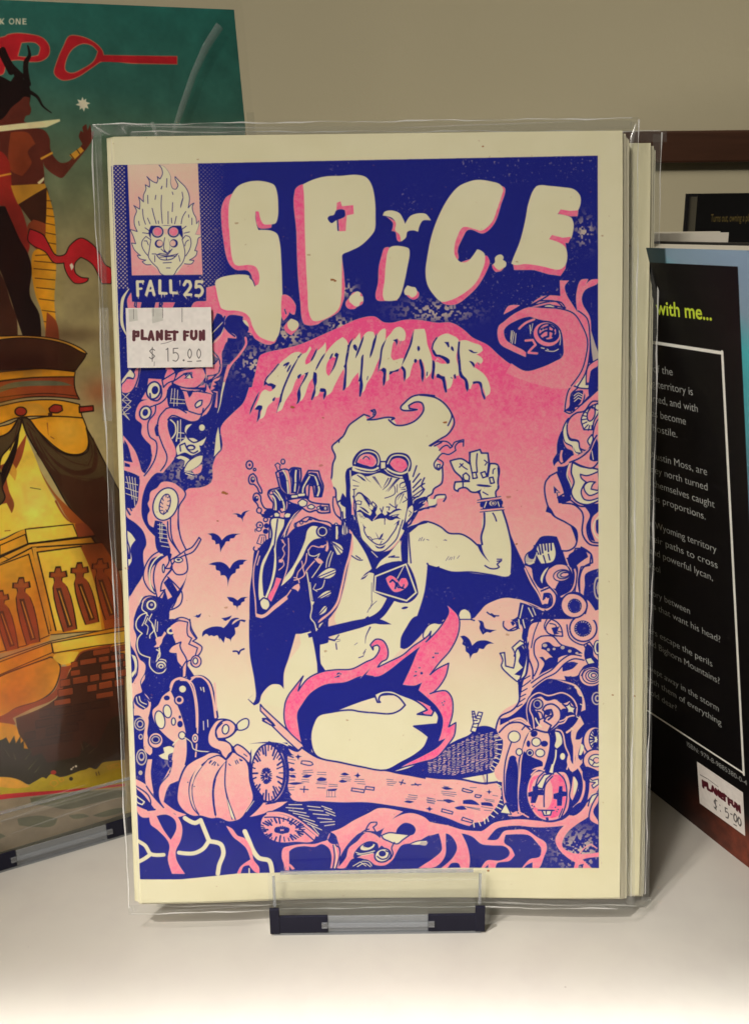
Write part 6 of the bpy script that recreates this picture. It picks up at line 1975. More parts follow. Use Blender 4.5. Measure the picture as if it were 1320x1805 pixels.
ART_LEFT = """
@ 0 0 3
A,s -400 -40 1300 -40 1300 5000 -400 5000
# sky streak printed on the cover
R/Y4 45 180 170 180 232 200 265 245 262 290 225 320 170 326 100 316 40 330 20 390 -60 400 -60 200 30 190
A/Y4 118 225 190 225 215 250 205 290 150 300 98 295
R/Y4 370 188 430 190 500 220 545 265 552 290 700 293 940 296 940 338 700 334 540 325 500 350 400 412 330 422 290 388 300 335 340 240
A/Y4 440 230 490 240 520 270 500 320 440 362 380 385 350 370 350 330 385 260
R,s 546 291 939 297 939 337 540 325
V,s 2 95 10 95 10 108 20 95 28 95 16 111 28 127 18 127 10 116 10 127 2 127
EV 65 111 15 17
EA 65 111 9 11
V,s 86 128 86 95 95 95 106 117 106 95 113 95 113 128 104 128 93 106 93 128
V,s 122 95 144 96 144 102 130 102 130 108 142 108 142 114 130 114 130 122 145 122 145 128 122 128
V 440 510 446 528 460 520 458 536 482 545 464 552 472 574 454 568 448 590 438 570 424 580 426 560 402 552 422 544 412 524 432 530
k30,t 60 380 10 290 -20 210
k34,t 150 440 140 330 160 290 150 240
k26 120 400 60 340 20 260
k20 80 380 100 420
k22,t 150 480 200 510 230 560 275 595
K 0 400 60 430 100 370 130 420 160 460 165 510 150 560 120 580 60 570 20 640 -60 660 -80 400
D 60 570 110 530 130 510 162 515 160 550 168 575 160 605 140 612 130 640 180 670 -20 690 -60 640 10 630 40 600
D -80 700 180 675 240 690 265 730 270 790 290 830 325 860 370 850 400 810 440 760 420 720 430 690 445 700 440 670 460 655 466 690 480 655 488 700 500 690 495 730 450 800 400 860 360 910 330 940 300 930 240 880 230 850 238 930 236 990 60 980 -80 960
M 60 700 150 700 190 760 150 800 170 860 120 930 60 900
I,s -40 668 320 628 322 640 250 672 100 684 -40 700
G 370 820 430 775 448 795 395 845
n5 375 815 395 840
n5 410 790 425 812
G 215 835 280 800 284 812 222 845
Z -80 780 10 800 50 850 60 910 70 1000 110 1090 140 1180 160 1300 150 1340 100 1300 60 1180 30 1090 -80 1080
G 0 925 62 912 64 922 0 935
# wrap and trousers
I 200 965 235 935 236 950 210 975
G 60 980 240 970 250 1010 170 1090 110 1090 80 1040
N 100 1080 180 1030 250 990 262 1040 240 1200 180 1180 130 1120
M 150 1190 180 1160 250 1190 260 1290 210 1330 160 1280
O 250 1000 285 1120 300 1300 298 1450 290 1600 310 1790 250 1800 220 1640 190 1560 170 1420 180 1330 230 1300 245 1180
n4 250 1060 275 1062
n4 250 1100 282 1104
n4 248 1140 290 1146
n4 246 1180 292 1190
n4 246 1230 296 1240
n4 240 1280 298 1290
n4 190 1350 298 1345
n4 185 1380 298 1390
n4 182 1420 298 1430
n4 188 1470 292 1480
n4 195 1520 290 1530
n4 210 1580 290 1590
n4 225 1640 295 1650
n4 235 1700 300 1710
K -80 1090 30 1090 70 1180 110 1270 150 1340 170 1420 160 1560 210 1660 220 1800 130 1800 90 1680 30 1500 -20 1400 -80 1400
N -20 1400 30 1500 60 1600 90 1680 95 1800 0 1800
M 250 1650 300 1700 315 1800 240 1800
# red banner / prosthetic tail
R/K5 160 1210 230 1240 260 1290 300 1350 345 1345 370 1300 430 1258 490 1290 530 1340 560 1400 590 1420 590 1500 540 1500 500 1410 470 1380 430 1360 400 1390 400 1440 430 1465 470 1470 465 1485 400 1498 370 1470 345 1420 340 1390 290 1390 240 1330 180 1300 150 1270
V 370 1400 382 1390 392 1410 380 1430
@ 0 560 3.344
# vat
N/K7 -100 130 0 125 120 108 250 115 350 130 440 165 510 210 500 235 460 290 445 310 300 300 0 310 -100 330
G/K6 -100 100 0 108 120 105 250 112 350 128 440 160 500 195 515 212 500 210 400 160 250 125 120 118 0 130 -100 150
O/K6 -100 340 0 320 120 308 250 300 445 318 440 350 200 352 0 372 -100 390
G 140 315 250 308 250 345 140 350
M/K7 -100 390 0 375 200 352 440 348 440 395 450 440 470 480 300 465 150 470 0 500 -100 530
H 0 410 60 385 240 370 380 380 430 400 300 400 100 410 0 440
O/K7 -100 540 0 520 150 490 350 485 470 510 480 560 490 600 300 580 100 590 0 625 -100 650
G 100 520 230 505 280 560 130 560
Z/K7 290 535 320 512 365 518 370 545 340 560 295 555
Z/K8 468 525 550 518 552 548 470 558
EZ/K8 124 552 34 26
N,s 285 560 310 560 308 640 285 640
O/K7 -100 660 0 640 60 625 110 600 150 600 300 580 490 590 515 660 515 770 480 800 400 800 340 770 250 690 160 600 120 650 60 770 0 850 -100 900
L 60 690 120 620 160 640 240 720 290 760 200 680
# tower
O/K6 -100 1320 0 1310 150 1240 300 1220 480 1210 560 1300 700 1500 720 1830 -100 1900 
L -100 700 60 700 130 640 200 800 260 950 330 1080 410 1200 430 1215 300 1225 160 1240 0 1300 -100 1320
M 0 870 60 840 110 760 160 680 130 820 90 900 60 860 40 930 55 1020 85 1100 70 1150 40 1090 0 1100 20 960
G 40 900 70 850 100 900 90 960 60 920
C/K9 -100 1110 0 1100 30 1060 15 1000 20 950 0 900 10 820 60 760 110 680 130 600 110 590 60 670 0 700 -100 690
C/K9 130 590 160 590 220 660 300 750 380 800 470 810 520 780 510 650 560 740 620 860 680 980 720 1060 740 1480 670 1480 620 1400 560 1320 480 1200 400 1100 320 960 250 840 190 740 150 660
n8 160 620 300 760 430 850 520 870 545 800 530 720
n8 200 740 300 860 400 960 520 990 620 960
n6 220 800 320 930 440 1060 560 1110 620 1105
C 160 600 190 640 260 760 370 900 480 960 560 950 600 900 520 880 420 860 300 770 200 650
N 230 720 330 840 450 900 540 880 556 800 548 700 575 780 560 900 470 930 350 880
n10 180 680 260 850 400 1040 540 1240 640 1360
n6 210 700 330 900 470 1010 600 1030
n6 300 900 420 1060 560 1160 650 1180
n5 340 860 460 940 580 950
C,t 560 760 640 900 700 1040 720 1200
n7,t 500 1180 600 1300 660 1440
K 15 1000 60 900 100 780 120 640 100 700 50 820 10 900
n6 60 780 90 700 110 620
n5 30 940 60 860
m12,t 330 1080 400 1190 470 1215
m8,t 60 1060 72 1140
m6,t 280 620 286 690
n3 0 425 100 412
k4 0 470 150 452 300 446 460 462
k3 20 1350 10 1400 50 1420
k3 180 1000 240 1010
m5 300 700 320 712
m5 30 1255 60 1252
n8 170 650 240 800 380 1000 500 1180 640 1340
N 240 800 320 900 440 940 520 960 610 930 660 1060 680 1300 660 1420 580 1310 480 1190 400 1080
S 200 800 240 900 330 1040 420 1130 500 1210 480 1215 420 1200 340 1080 260 950
O/K6,s 0 1340 150 1275 165 1330 0 1400
L/K6,s 150 1245 430 1215 460 1290 165 1330
M 440 1215 500 1210 560 1280 460 1290
k12,s -100 1450 0 1410 170 1330 560 1285
k9,s -100 1480 0 1450 190 1352 600 1325
O,s 10 1470 170 1390 210 1560 270 1840 -100 1900 -100 1500
k6,s 170 1390 215 1560 275 1840
k6,s 190 1360 250 1600 300 1840
G,s 190 1352 215 1350 300 1840 275 1840
L,s 220 1380 480 1350 560 1480 600 1840 330 1840
S 470 1340 600 1325 700 1500 720 1840 620 1840 540 1500
k7,s 225 1830 300 1840
k8,s 330 1840 220 1380 480 1345
"""
def crosses():
    out=['@ 0 560 3.344','O,s -100 1480 170 1390 215 1560 300 1860 290 1900 150 1940 -100 2000','k7,s -100 1480 0 1455 170 1392 215 1560 290 1860','k6,s -100 1992 150 1930 290 1870']
    # pierced windows of the tower, each with a trefoil head
    for (x,y,yb,dx,k) in ((342,1515,1842,62,1),(468,1490,1800,66,1),(590,1465,1772,60,.95),(125,1578,1917,62,1),(5,1650,1955,60,.9)):
        P=lambda pts:' '.join('%.0f %.0f'%(x+a*k,y+b*k) for a,b in pts)
        head=[(-12,-44),(14,-46),(20,-18),(44,-24),(50,8),(24,14),(22,34),(48,60)]
        tail=[(-28,66),(-20,34),(-24,14),(-46,12),(-44,-16),(-20,-16)]
        bot=' %.0f %.0f %.0f %.0f '%(x+48*k+dx,yb-10,x-28*k+dx,yb+8)
        for col,g in (('K',1.16),('M',.95)):
            H=[(a*g,b*g) for a,b in head]; T=[(a*g,b*g) for a,b in tail]
            gx=4 if col=='K' else -3
            b2=' %.0f %.0f %.0f %.0f '%(x+48*k+dx+gx,yb-10,x-28*k+dx-gx,yb+8)
            out.append(col+' '+P(H)+b2+P(T))
        out.append('S '+P([(-8,-36),(10,-38),(14,-10),(36,-16),(38,4),(14,8),(-16,8),(-36,4),(-30,-8),(-12,-8)]))
        out.append('N,s %.0f %.0f %.0f %.0f %.0f %.0f %.0f %.0f'%(x-8*k,y+78,x+18*k,y+74,x+dx+26*k,yb-26,x+dx-4*k,yb-18))
        out.append('k4,s %.0f %.0f %.0f %.0f'%(x-8*k,y+78,x+dx-4*k,yb-18))
        out.append('G,s %.0f %.0f %.0f %.0f %.0f %.0f %.0f %.0f'%(x+3*k,y+92,x+9*k,y+90,x+dx+14*k,yb-34,x+dx+6*k,yb-30))
    return '\n'.join(out)
ART_LEFT2 = """
@ 0 1050 3.539
O,s -100 430 0 400 320 290 700 200 780 190 780 760 400 420 -100 760
k6,s -100 420 0 390 320 280 700 200 780 190
O/K6,s -100 470 0 410 320 290 330 350 0 490 -100 530
L/K6,s 322 292 520 255 780 215 780 290 600 310 335 355
O/K9 -100 560 0 500 150 440 290 390 320 380 375 430 370 500 330 590 250 650 100 700 20 750 -100 780
L 340 365 400 350 490 345 480 390 430 420 380 425 330 385
M -100 760 0 750 100 700 250 650 340 590 375 500 380 440 440 430 500 350 600 320 700 300 700 340 560 340 440 450 400 560 340 640 200 700 80 760 100 800 -100 820
N 100 760 350 640 450 440 520 350 700 340 780 360 780 1060 600 1080 250 1050 130 900
G 690 310 780 290 780 340 720 340
"""
ART_LEFT3 = """
@ 0 1050 3.539
O -100 780 20 790 100 810 120 860 160 920 190 980 120 1000 0 980 -100 1000
F 0 900 40 880 60 920 90 870 100 920 130 870 130 920 150 900 150 950 190 960 200 1000 260 980 300 1040 500 1000 520 900 600 950 640 870 700 760 780 740 780 1060 600 1090 300 1150 220 1180 100 1150 0 1130 -60 1100 -60 900
f10,t 500 1000 540 930 580 850
f10,t 540 1000 600 930 660 880
h5,t 520 960 500 900
h5,t 540 940 590 900
h5,t 560 980 620 930
h5,t 60 1000 30 950
h5,t 100 1020 80 960
h5,t 160 1020 200 960
h5,t 180 1080 240 1010
h5,t 220 1100 260 1050
F 60 920 70 985 110 960
T -60 1180 0 1180 150 1190 230 1150 270 1130 290 1140 320 1110 380 1130 450 1110 500 1090 540 1080 560 1070 600 1080 640 1040 700 1030 780 1020 780 1200 400 1220 0 1270 -60 1280
G -60 1130 60 1130 130 1150 190 1190 100 1200 -60 1180
R -60 1250 0 1240 100 1230 400 1210 780 1170 780 1185 400 1225 100 1262 -60 1275
o4,z 320 1155 350 1150 365 1170 340 1190 315 1175
o4,z 370 1140 390 1130 400 1150 380 1160
o4,z 670 1065 695 1055 700 1075 680 1080
o4,z 705 1050 740 1042 750 1065 715 1072
EF 445 1140 12 12
EZ 335 1100 18 14
EV 475 1062 8 7
EV 447 1080 7 6
V 455 1065 462 1062 462 1072 452 1076
n4 600 1100 605 1120
n4 615 1095 622 1115
U -60 1280 0 1270 400 1228 780 1190 780 1400 400 1480 0 1620 -60 1640
H 190 1260 400 1230 700 1210 780 1215 780 1250 600 1290 420 1330 300 1310 200 1300
H 110 1390 240 1370 360 1390 340 1430 200 1440 120 1430
H 430 1370 520 1360 560 1375 460 1390
H -60 1480 0 1480 40 1500 -60 1540
H 580 1370 700 1330 780 1320 780 1345 640 1380
"""
def bricks(cv):
    rg=np.random.RandomState(3)
    rows=[(380,430,560,760),(430,480,430,760),(480,530,430,780),(530,590,360,770),(590,650,350,770),(650,700,250,760),(700,760,230,620),(760,820,160,620),(820,880,150,470),(880,930,170,420)]
    for y0,y1,xa,xb in rows:
        x=xa+rg.uniform(0,30)
        while x<xb:
            w=rg.uniform(50,150)
            if rg.rand()<.82:
                sl=-.17; dy=rg.uniform(-4,4); sh=-(x-400)*0.17+ -20
                b=8
                q=[(x,y0+sh+b+dy),(x+w-10,y0+sh+b+dy+sl*w),(x+w-8,y1+sh-4+dy+sl*w),(x+2,y1+sh-3+dy)]
                pts=np.array(q)/3.539+[0,1050]
                if pts[:,0].max()<216 or True:
                    cv.poly(pts,'K'); 
                    cen=pts.mean(0); cv.poly(cen+(pts-cen)*[.94,.84],'B' if y1<720 else 'N', alpha=1 if y1<720 else .8)
                    if rg.rand()<.5 and y1<700: cv.stroke(np.array([pts[0]+[3,2],pts[1]+[-3,2]]),1.2,'S')
            x+=w
# ---------------------------------------------------------------- the shelf and the wall
tag(box('shelf',-900,900,-420,149.6,-24,0,M['shelf'],bev=1.0),kind='structure')
tag(box('wall',-1200,1200,150,170,-400,1500,M['wall']),kind='structure')
rl=box('wooden_rail',-700,900,146,149.8,212.5,223.6,M['rail'],bev=.8)
tag(rl,'dark brown wooden rail fixed level along the beige wall','rail')

# ---------------------------------------------------------------- printing
def to_image(name,arr,space,extra=None):
    h,w,c=arr.shape
    im=bpy.data.images.new(name,w,h,alpha=False,float_buffer=False); im.colorspace_settings.name=space
    px=np.ones((h,w,4),np.float32); px[...,:c]=np.clip(arr,0,1)[::-1] if c==3 else 0
    if c==2: px[...,0:2]=np.clip(arr,0,1)[::-1]; px[...,2]=extra[::-1] if extra is not None else 0
    im.pixels.foreach_set(px.ravel()); im.update(); im.pack(); return im
H_COVER=np.linalg.inv(np.array([[6.073883363548937,-0.2832754000207877,662.2892316728867],[-0.07551937952856529,-6.341752745137401,1587.5022290422198],[-7.076324562387246e-06,-0.00027635965707507583,1.0]]))
PX=10.0                                    # print resolution, dots per mm
CW,CH=1400,2160
A_mm=np.array([[PX,0,70*PX],[0,-PX,216*PX],[0,0,1.]])     # cover mm -> picture dots
def interp_col(H,vals,ks):
    Hi=np.linalg.inv(H)
    def g(xx,yy):
        d=Hi[2,0]*xx+Hi[2,1]*yy+Hi[2,2]; Y=(Hi[1,0]*xx+Hi[1,1]*yy+Hi[1,2])/d
        v=np.interp(Y,ks,vals); return np.stack([0*v,v],-1).astype(np.float32)
    return g
def lowfreq(h,w,cell,seed):
    r=np.random.RandomState(seed).rand(h//cell+3,w//cell+3)
    yy=np.arange(h)/cell; xx=np.arange(w)/cell
    y0=yy.astype(int); x0=xx.astype(int); fy=yy-y0; fx=xx-x0
    fy=fy*fy*(3-2*fy); fx=fx*fx*(3-2*fx)
    a=r[y0][:,x0]; b=r[y0][:,x0+1]; c=r[y0+1][:,x0]; d=r[y0+1][:,x0+1]
    return (a*(1-fx)+b*fx)*(1-fy[:,None])+(c*(1-fx)+d*fx)*fy[:,None]
def print_cover():
    H=A_mm@H_COVER; cv=Canvas(CW,CH,H,2,{})
    VY=[200,600,700,900,1000,1150,1300,1400,1480,1540];VV=[.80,.80,.70,.56,.48,.42,.38,.50,.68,.78]
    CY=[500,620,700,760,860,960,1050,1110,1200,1250,1800];CV=[.98,.94,.88,.78,.64,.49,.36,.24,.09,.04,0]
    cv.cols=dict(B=(1,.12),U=(.95,.1),W=(0,0),K=(0,.88),J=(0,.33),V=(.35,.1),P=interp_col(H,VV,VY),C=interp_col(H,CV,CY),
                 Q=interp_col(H,[.22,.35,.5,.6],[290,340,420,480]))
    cv.blue_gain=1.85
    for a in (ART_COVER,ART_COVER2,ART_COVER3,ART_COVER4,ART_DETAIL): cv.draw(a)
    cv.draw(ART_TITLE)
    A=cv.a
    # misty inside edge where the two plates miss each other
    # halftone diamonds at the top left
    Hi=np.linalg.inv(H); yy,xx=np.mgrid[0:CH,0:CW].astype(np.float32)
    d=Hi[2,0]*xx+Hi[2,1]*yy+Hi[2,2]; X=(Hi[0,0]*xx+Hi[0,1]*yy+Hi[0,2])/d; Y=(Hi[1,0]*xx+Hi[1,1]*yy+Hi[1,2])/d
    s=X+ (Y-500)*-.03
    ph=7.3; dots=np.cos(2*math.pi*(s+Y)/ph/1.0)*.5+np.cos(2*math.pi*(s-Y)/ph)*.5
    dm=np.clip((dots-.28)*5,0,1)
    zone=((Y>288)&(Y<506)&(s<227+.0*Y)&(s>190)).astype(np.float32)
    z2=((Y>284)&(Y<502)&(s>352)).astype(np.float32)*np.clip((404-s)/42,0,1)*np.clip((Y-270)/120,.12,.7)
    jit=.6+.4*lowfreq(CH,CW,9,5)
    b=A[...,0]; hard=(b>.9)
    b-= hard*dm*jit*(zone*.72+z2*.75)
    # worn speckle in the solid blue
    nz=lowfreq(CH,CW,3,1)*.5+lowfreq(CH,CW,6,2)*.5; zn=lowfreq(CH,CW,90,3); z3=lowfreq(CH,CW,14,8)
    spk=np.clip((nz-.74)*6,0,1)*np.clip((zn-.5)*2.2,.03,1)
    def blob(x,y,rx,ry): return np.exp(-(((X-x)/rx)**2+((Y-y)/ry)**2))
    patch=blob(1020,1500,36,32)+blob(770,545,50,16)+blob(600,570,22,14)+blob(450,640,28,22)+blob(1028,405,14,22)+blob(500,590,40,18)+blob(610,505,14,12)+blob(360,640,25,40)*.6+blob(340,830,40,20)*.7+blob(300,1360,10,30)*.5
    sw=np.clip((lowfreq(CH,CW,5,11)+lowfreq(CH,CW,10,12)-1.02)*5,0,1)
    b-= (b>.6)*np.clip(spk*.40+sw*np.clip(patch,0,1)*.75,0,.9)
    A[...,0]=np.clip(b,0,1)
    mott=(lowfreq(CH,CW,4,21)-.5)*.20+(lowfreq(CH,CW,11,23)-.5)*.14+(lowfreq(CH,CW,40,22)-.5)*.10
    A[...,1]=np.clip(A[...,1]*(1+mott),0,1)
    inside=Canvas(CW,CH,H,1,dict(I=(1,)))
    inside.poly(np.array([[196,287],[620,278],[1052,270],[1054,1530],[800,1531],[560,1537],[420,1541],[330,1550],[248,1550]],float),'I')
    A*=inside.a
    # dust, fibres and stray flecks
    fl=Canvas(CW,CH,H,1,dict(F=(1.,),G=(.55,)))
    for x,y,r,c in ((586,490,3.2,'F'),(591,492,2,'F'),(545,446,2.6,'G'),(396,866,3.6,'F'),(401,868,2.4,'F'),(516,715,3.2,'F'),(784,742,3,'F'),(895,874,3.4,'G'),(385,916,1.6,'F'),(570,734,1.6,'F'),(893,1117,2.6,'G'),(418,390,2.8,'G'),(1060,412,1.8,'G'),(850,254,1.6,'F'),(350,277,1.8,'G'),(225,1000,3.5,'G'),(612,1268,2,'G'),(574,1146,2.4,'G'),(910,458,2,'G'),(1078,1224,1.6,'F'),(400,1069,2.6,'G'),(909,957,1.8,'F'),(860,1536,2,'F'),(566,818,3,'G')):
        t=np.linspace(0,2*math.pi,9)[:-1]; q=np.c_[x+r*1.3*np.cos(t)*(1+.3*np.sin(3*t+x)),y+r*.8*np.sin(t)*(1+.3*np.cos(2*t+y))]
        fl.poly(q,c)
    rg=np.random.RandomState(12)
    for k in range(170):
        x,y=rg.uniform(195,1090),rg.uniform(235,1585); r=rg.uniform(.5,1.3)
        fl.stroke(np.array([[x,y],[x+rg.uniform(-2,2),y+rg.uniform(-2,2)]]),r,'G')
    return to_image('spice_cover_inks',A,'Non-Color',fl.a[...,0])
def mat_cover(img):
    t=NT('riso_printed_cover')
    uv=t.n('ShaderNodeTexCoord').outputs['UV']; im=t.n('ShaderNodeTexImage'); im.image=img; im.interpolation='Cubic'; im.extension='EXTEND'; t.l(uv,im.inputs[0])
    sp=t.n('ShaderNodeSeparateColor'); t.l(im.outputs[0],sp.inputs[0])
    v=t.obj(); g=t.noise(5200,2,.6,v); st=t.noise(26,4,.65,v)
    paper=t.ramp(st.outputs[0],[(.35,(.70,.665,.475)),(.72,(.65,.61,.405))]).outputs[0]
    gr=t.math('ADD',t.math('MULTIPLY',g.outputs[0],.22),.89)
    pk=t.math('MULTIPLY',sp.outputs[0+1],gr)
    c=t.mix(paper,(.80,.08,.26),pk,'MIX')
    bl=t.math('MULTIPLY',sp.outputs[0],t.math('ADD',t.math('MULTIPLY',g.outputs[0],.05),.972))
    c=t.mix(c,(.007,.012,.20),bl,'MIX')
    c=t.mix(c,(.30,.11,.03),sp.outputs[2])
    return t.principled(c,.65,g.outputs[0],.12,.0001,.05)

# the zine's own plane: it leans back on its stand
ZF=Frame((0,0,9),(0.99999751,-0.00223247,0.00004623),(-0.00454085,0.22030094,0.97542138))
def curl(u,v):
    d=0.0
    if u<-67.2: d-=((-67.2-u)/2.8)**2*1.6
    d-=2.2*math.exp(-((u-4)/42)**4)*math.exp(-max(v,0)/7)
    d+=.5*math.sin(v/216*math.pi)*math.exp(-((u+20)/60)**2)
    return d
def film_off(k):
    def f(u,v):
        return curl(max(min(u,70),-67),v)+k+.35*math.sin(u*.13+v*.05)*math.sin(v*.07)
    return f

def price_sticker(F,u0,u1,v0,v1,n,Hs,art,parent,tilt=0):
    W=int((u1-u0)*14); Hh=int((v1-v0)*14)
    A=np.array([[14,0,-u0*14],[0,-14,v1*14],[0,0,1.]])
    cv=Canvas(W,Hh,A@Hs,3,dict(A=(.80,.77,.75),G=(.74,.73,.70),R=(.30,.03,.10),D=(.33,.31,.31),K=(.42,.40,.40)))
    cv.a[:]=(.86,.835,.815)
    cv.draw(art)
    cv.a*=(1+(lowfreq(Hh,W,12,31)-.5)*.05)[...,None]
    img=to_image('price_sticker_print',cv.a,'sRGB')
    t=NT('printed_price_sticker'); im=t.n('ShaderNodeTexImage'); im.image=img; im.interpolation='Cubic'; im.extension='EXTEND'
    t.l(t.n('ShaderNodeTexCoord').outputs['UV'],im.inputs[0])
    f=t.noise(2500,2,.5,t.obj()); mt=t.principled(im.outputs[0],.5,f.outputs[0],.1,.0001,.4)
    uvf=lambda u,v:((u-u0)/(u1-u0),(v-v0)/(v1-v0))
    return sheet('price_sticker',F,u0,u1,v0,v1,n,mt,parent,16,12,uvf,thick=.05)

def ribbon(name,F,pts,wid,n,mat,parent):
    V=[];Q=[]
    for i,(u,v) in enumerate(pts):
        a=np.array(pts[max(i-1,0)]);b=np.array(pts[min(i+1,len(pts)-1)]);d=b-a;d=d/np.hypot(*d);q=np.array([-d[1],d[0]])
        w_=wid[i] if isinstance(wid,(list,tuple)) else wid
        nn=n(u,v) if callable(n) else n
        V+= [F.p(u-q[0]*w_/2,v-q[1]*w_/2,nn),F.p(u,v,nn+w_*.22),F.p(u+q[0]*w_/2,v+q[1]*w_/2,nn)]
        if i: k=3*i; Q+=[(k-3,k-2,k+1,k),(k-2,k-1,k+2,k+1)]
    return mesh(name,V,Q,mat,parent,None,True)

def make_zine(F,label,cov_mat,first,off=0.0):
    z=empty('bagged_zine',F.p(0,0)); tag(z,label,'zine','copies of the zine stacked on the centre stand')
    uvf=lambda u,v:((u+70)/140,v/216)
    def e0(u,v,s,r):
        return u+(.25*math.sin(r*9) if s>.98 else 0),v+(.25*math.sin(s*7) if r<.02 else 0)
    sheet('cover',F,-70,70.4,0,216,lambda u,v:curl(u,v),cov_mat,z,60,80,uvf,thick=.22,edge=e0)
    # inner leaves step out past the cover along the fore-edge and foot
    for k in range(6 if first else 5):
        du=[.25,.75,1.25,1.55,2.0,2.5][k]; dv=[-.35,-.7,-.3,-1.1,-.6,-1.3][k]; top=[215.6,215.2,215.5,214.9,214.6,214.3][k]
        g=.45+.42*k
        sheet('page',F,-68.6,70.4+du,dv,top,(lambda g:lambda u,v:curl(max(u,-66),v)-g)(g),M['page'],z,14,24,None,thick=.16)
    sheet('back_cover',F,-69.6,70.6,0.1,215.2,lambda u,v:curl(max(u,-66),v)-3.3,M['page'],z,14,24,None,thick=.22)
    s=empty('sleeve',(0,0,0)); s.parent=z
    R_=74.6 if first else 73.2
    sl=sheet('front_film',F,-73.2,R_,-2.6,219.0,film_off(.75),M['film'],s,50,70,edge=lambda u,v,a,b:(u-(1.2*(1-b) if a>.97 else 0)+(2.2*(1-b) if a<.03 else 0),v))
    sheet('back_film',F,-73.2,74.6,-2.2,218.4,film_off(-4.6),M['film'],s,20,30)
    sheet('side_seam',F,-73.6,-70.9,-2.6,219,film_off(.25),M['film_edge'],s,4,60,edge=lambda u,v,a,b:(u+2.2*(1-b)*(1-a),v))
    for nm,a in (('side_seam',(R_-2.2,R_+.1,-1.8,218.2)),('bottom_seam',(-71.5,74.0,-3.4,-.4)),('top_flap',(-73.4,74.8,216.2,219.4))):
        sheet(nm,F,*a,film_off(.25),M['film_edge'],s,24 if a[1]-a[0]>20 else 4,60 if a[3]-a[2]>20 else 4)
    # glints along the bag's edges, shaped as whitish ribbons
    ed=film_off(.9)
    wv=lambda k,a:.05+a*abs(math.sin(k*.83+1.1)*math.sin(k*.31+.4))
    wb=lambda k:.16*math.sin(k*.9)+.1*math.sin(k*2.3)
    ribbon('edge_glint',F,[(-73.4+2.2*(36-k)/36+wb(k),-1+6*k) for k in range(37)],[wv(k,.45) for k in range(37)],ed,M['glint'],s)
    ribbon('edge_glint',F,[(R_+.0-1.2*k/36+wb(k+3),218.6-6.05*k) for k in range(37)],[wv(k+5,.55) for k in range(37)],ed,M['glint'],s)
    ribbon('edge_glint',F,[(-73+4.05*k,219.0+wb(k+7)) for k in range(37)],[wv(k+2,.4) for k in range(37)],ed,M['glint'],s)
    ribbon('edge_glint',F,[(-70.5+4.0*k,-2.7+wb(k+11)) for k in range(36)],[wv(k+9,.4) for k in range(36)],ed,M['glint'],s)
    return z,s
img_cover=print_cover(); M['cover']=mat_cover(img_cover)
zine,slv=make_zine(ZF,'front copy of the pink and blue zine, full cover showing, in clear bag with sticker',M['cover'],True)
STICK1='''
@ 180 230
G,s 360 1245 440 1245 440 1330 365 1350
G,s 200 1250 260 1250 265 1330 205 1340
d4,s 573 1245 573 1340
d3,s 438 1245 438 1310
d3,s 372 1245 372 1300
d3,s 235 1250 236 1320
d3 425 1495 470 1485 520 1465
d3,s 380 1620 380 1650
r22,s 238 1466 238 1408
r20 238 1414 268 1412 268 1438 240 1440
r21,s 295 1402 295 1458 322 1458
r20,s 342 1464 357 1408 372 1464
r15,s 350 1448 366 1448
r21,s 400 1464 400 1410 430 1460 430 1404
r21,s 462 1406 462 1460
r17,s 462 1411 492 1411
r16,s 462 1434 486 1434
r17,s 462 1458 494 1458
r21,s 520 1408 520 1464
r18,s 500 1411 540 1411
r21,s 590 1408 590 1464
r17,s 590 1411 616 1411
r16,s 590 1436 612 1436
r21 640 1406 640 1450 655 1460 668 1450 670 1406
r21,s 700 1464 700 1410 724 1462 724 1404
d6 382 1540 365 1528 348 1545 365 1565 382 1580 365 1602 346 1590
d5,s 366 1518 366 1618
d6,s 462 1535 474 1525 476 1616
d6 544 1525 512 1527 512 1560 530 1556 545 1570 545 1600 530 1616 510 1610
ED 584 1610 7 7
d6,z 626 1530 616 1545 616 1580 626 1596 636 1580 636 1545
d6,z 690 1530 680 1545 680 1580 690 1596 700 1580 700 1545
d6,s 612 1618 640 1618
d6,s 676 1616 704 1614
'''
price_sticker(ZF,-65.8,-42.4,153.5,169.8,film_off(1.05),H_COVER,STICK1,slv)
# glints on the bag's creases and margins, laid on as whitish ribbons; tape
ribbon('crease_glint',ZF,[(-57,219.4),(-56.4,217.8),(-55.8,216)],[1.2,1.0,.7],film_off(1.0),M['crease_glint'],slv)
ribbon('crease_glint',ZF,[(-73,219),(-71.2,217.6),(-68.5,216.2)],[.3,.7,.3],film_off(.9),M['crease_glint'],slv)
ribbon('crease_glint',ZF,[(-65.2,218.2),(-64.4,217.2),(-64,216.4)],[.3,.5,.3],film_off(.9),M['crease_glint'],slv)
ribbon('crease_glint',ZF,[(72.6,211),(73,214),(74,217.4)],[.4,1.0,.5],film_off(.9),M['crease_glint'],slv)
ribbon('crease_glint',ZF,[(-71,-.4),(-70.4,-2.0)],[.5,.6],film_off(.9),M['crease_glint'],slv)
ribbon('crease_glint',ZF,[(-69.8,-.6),(-69.4,-1.8)],[.4,.5],film_off(.9),M['crease_glint'],slv)
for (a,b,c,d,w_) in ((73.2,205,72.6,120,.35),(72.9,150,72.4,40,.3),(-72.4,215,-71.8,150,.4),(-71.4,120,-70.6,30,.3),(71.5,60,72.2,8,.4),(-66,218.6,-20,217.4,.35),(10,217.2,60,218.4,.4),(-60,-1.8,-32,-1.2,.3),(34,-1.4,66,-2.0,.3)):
    ribbon('crease_glint',ZF,[(a,b),(a*.7+c*.3+.15,b*.7+d*.3),(a*.35+c*.65-.1,b*.35+d*.65),(c,d)],[.12,w_,w_*.8,.1],film_off(.95),M['crease_glint'],slv)
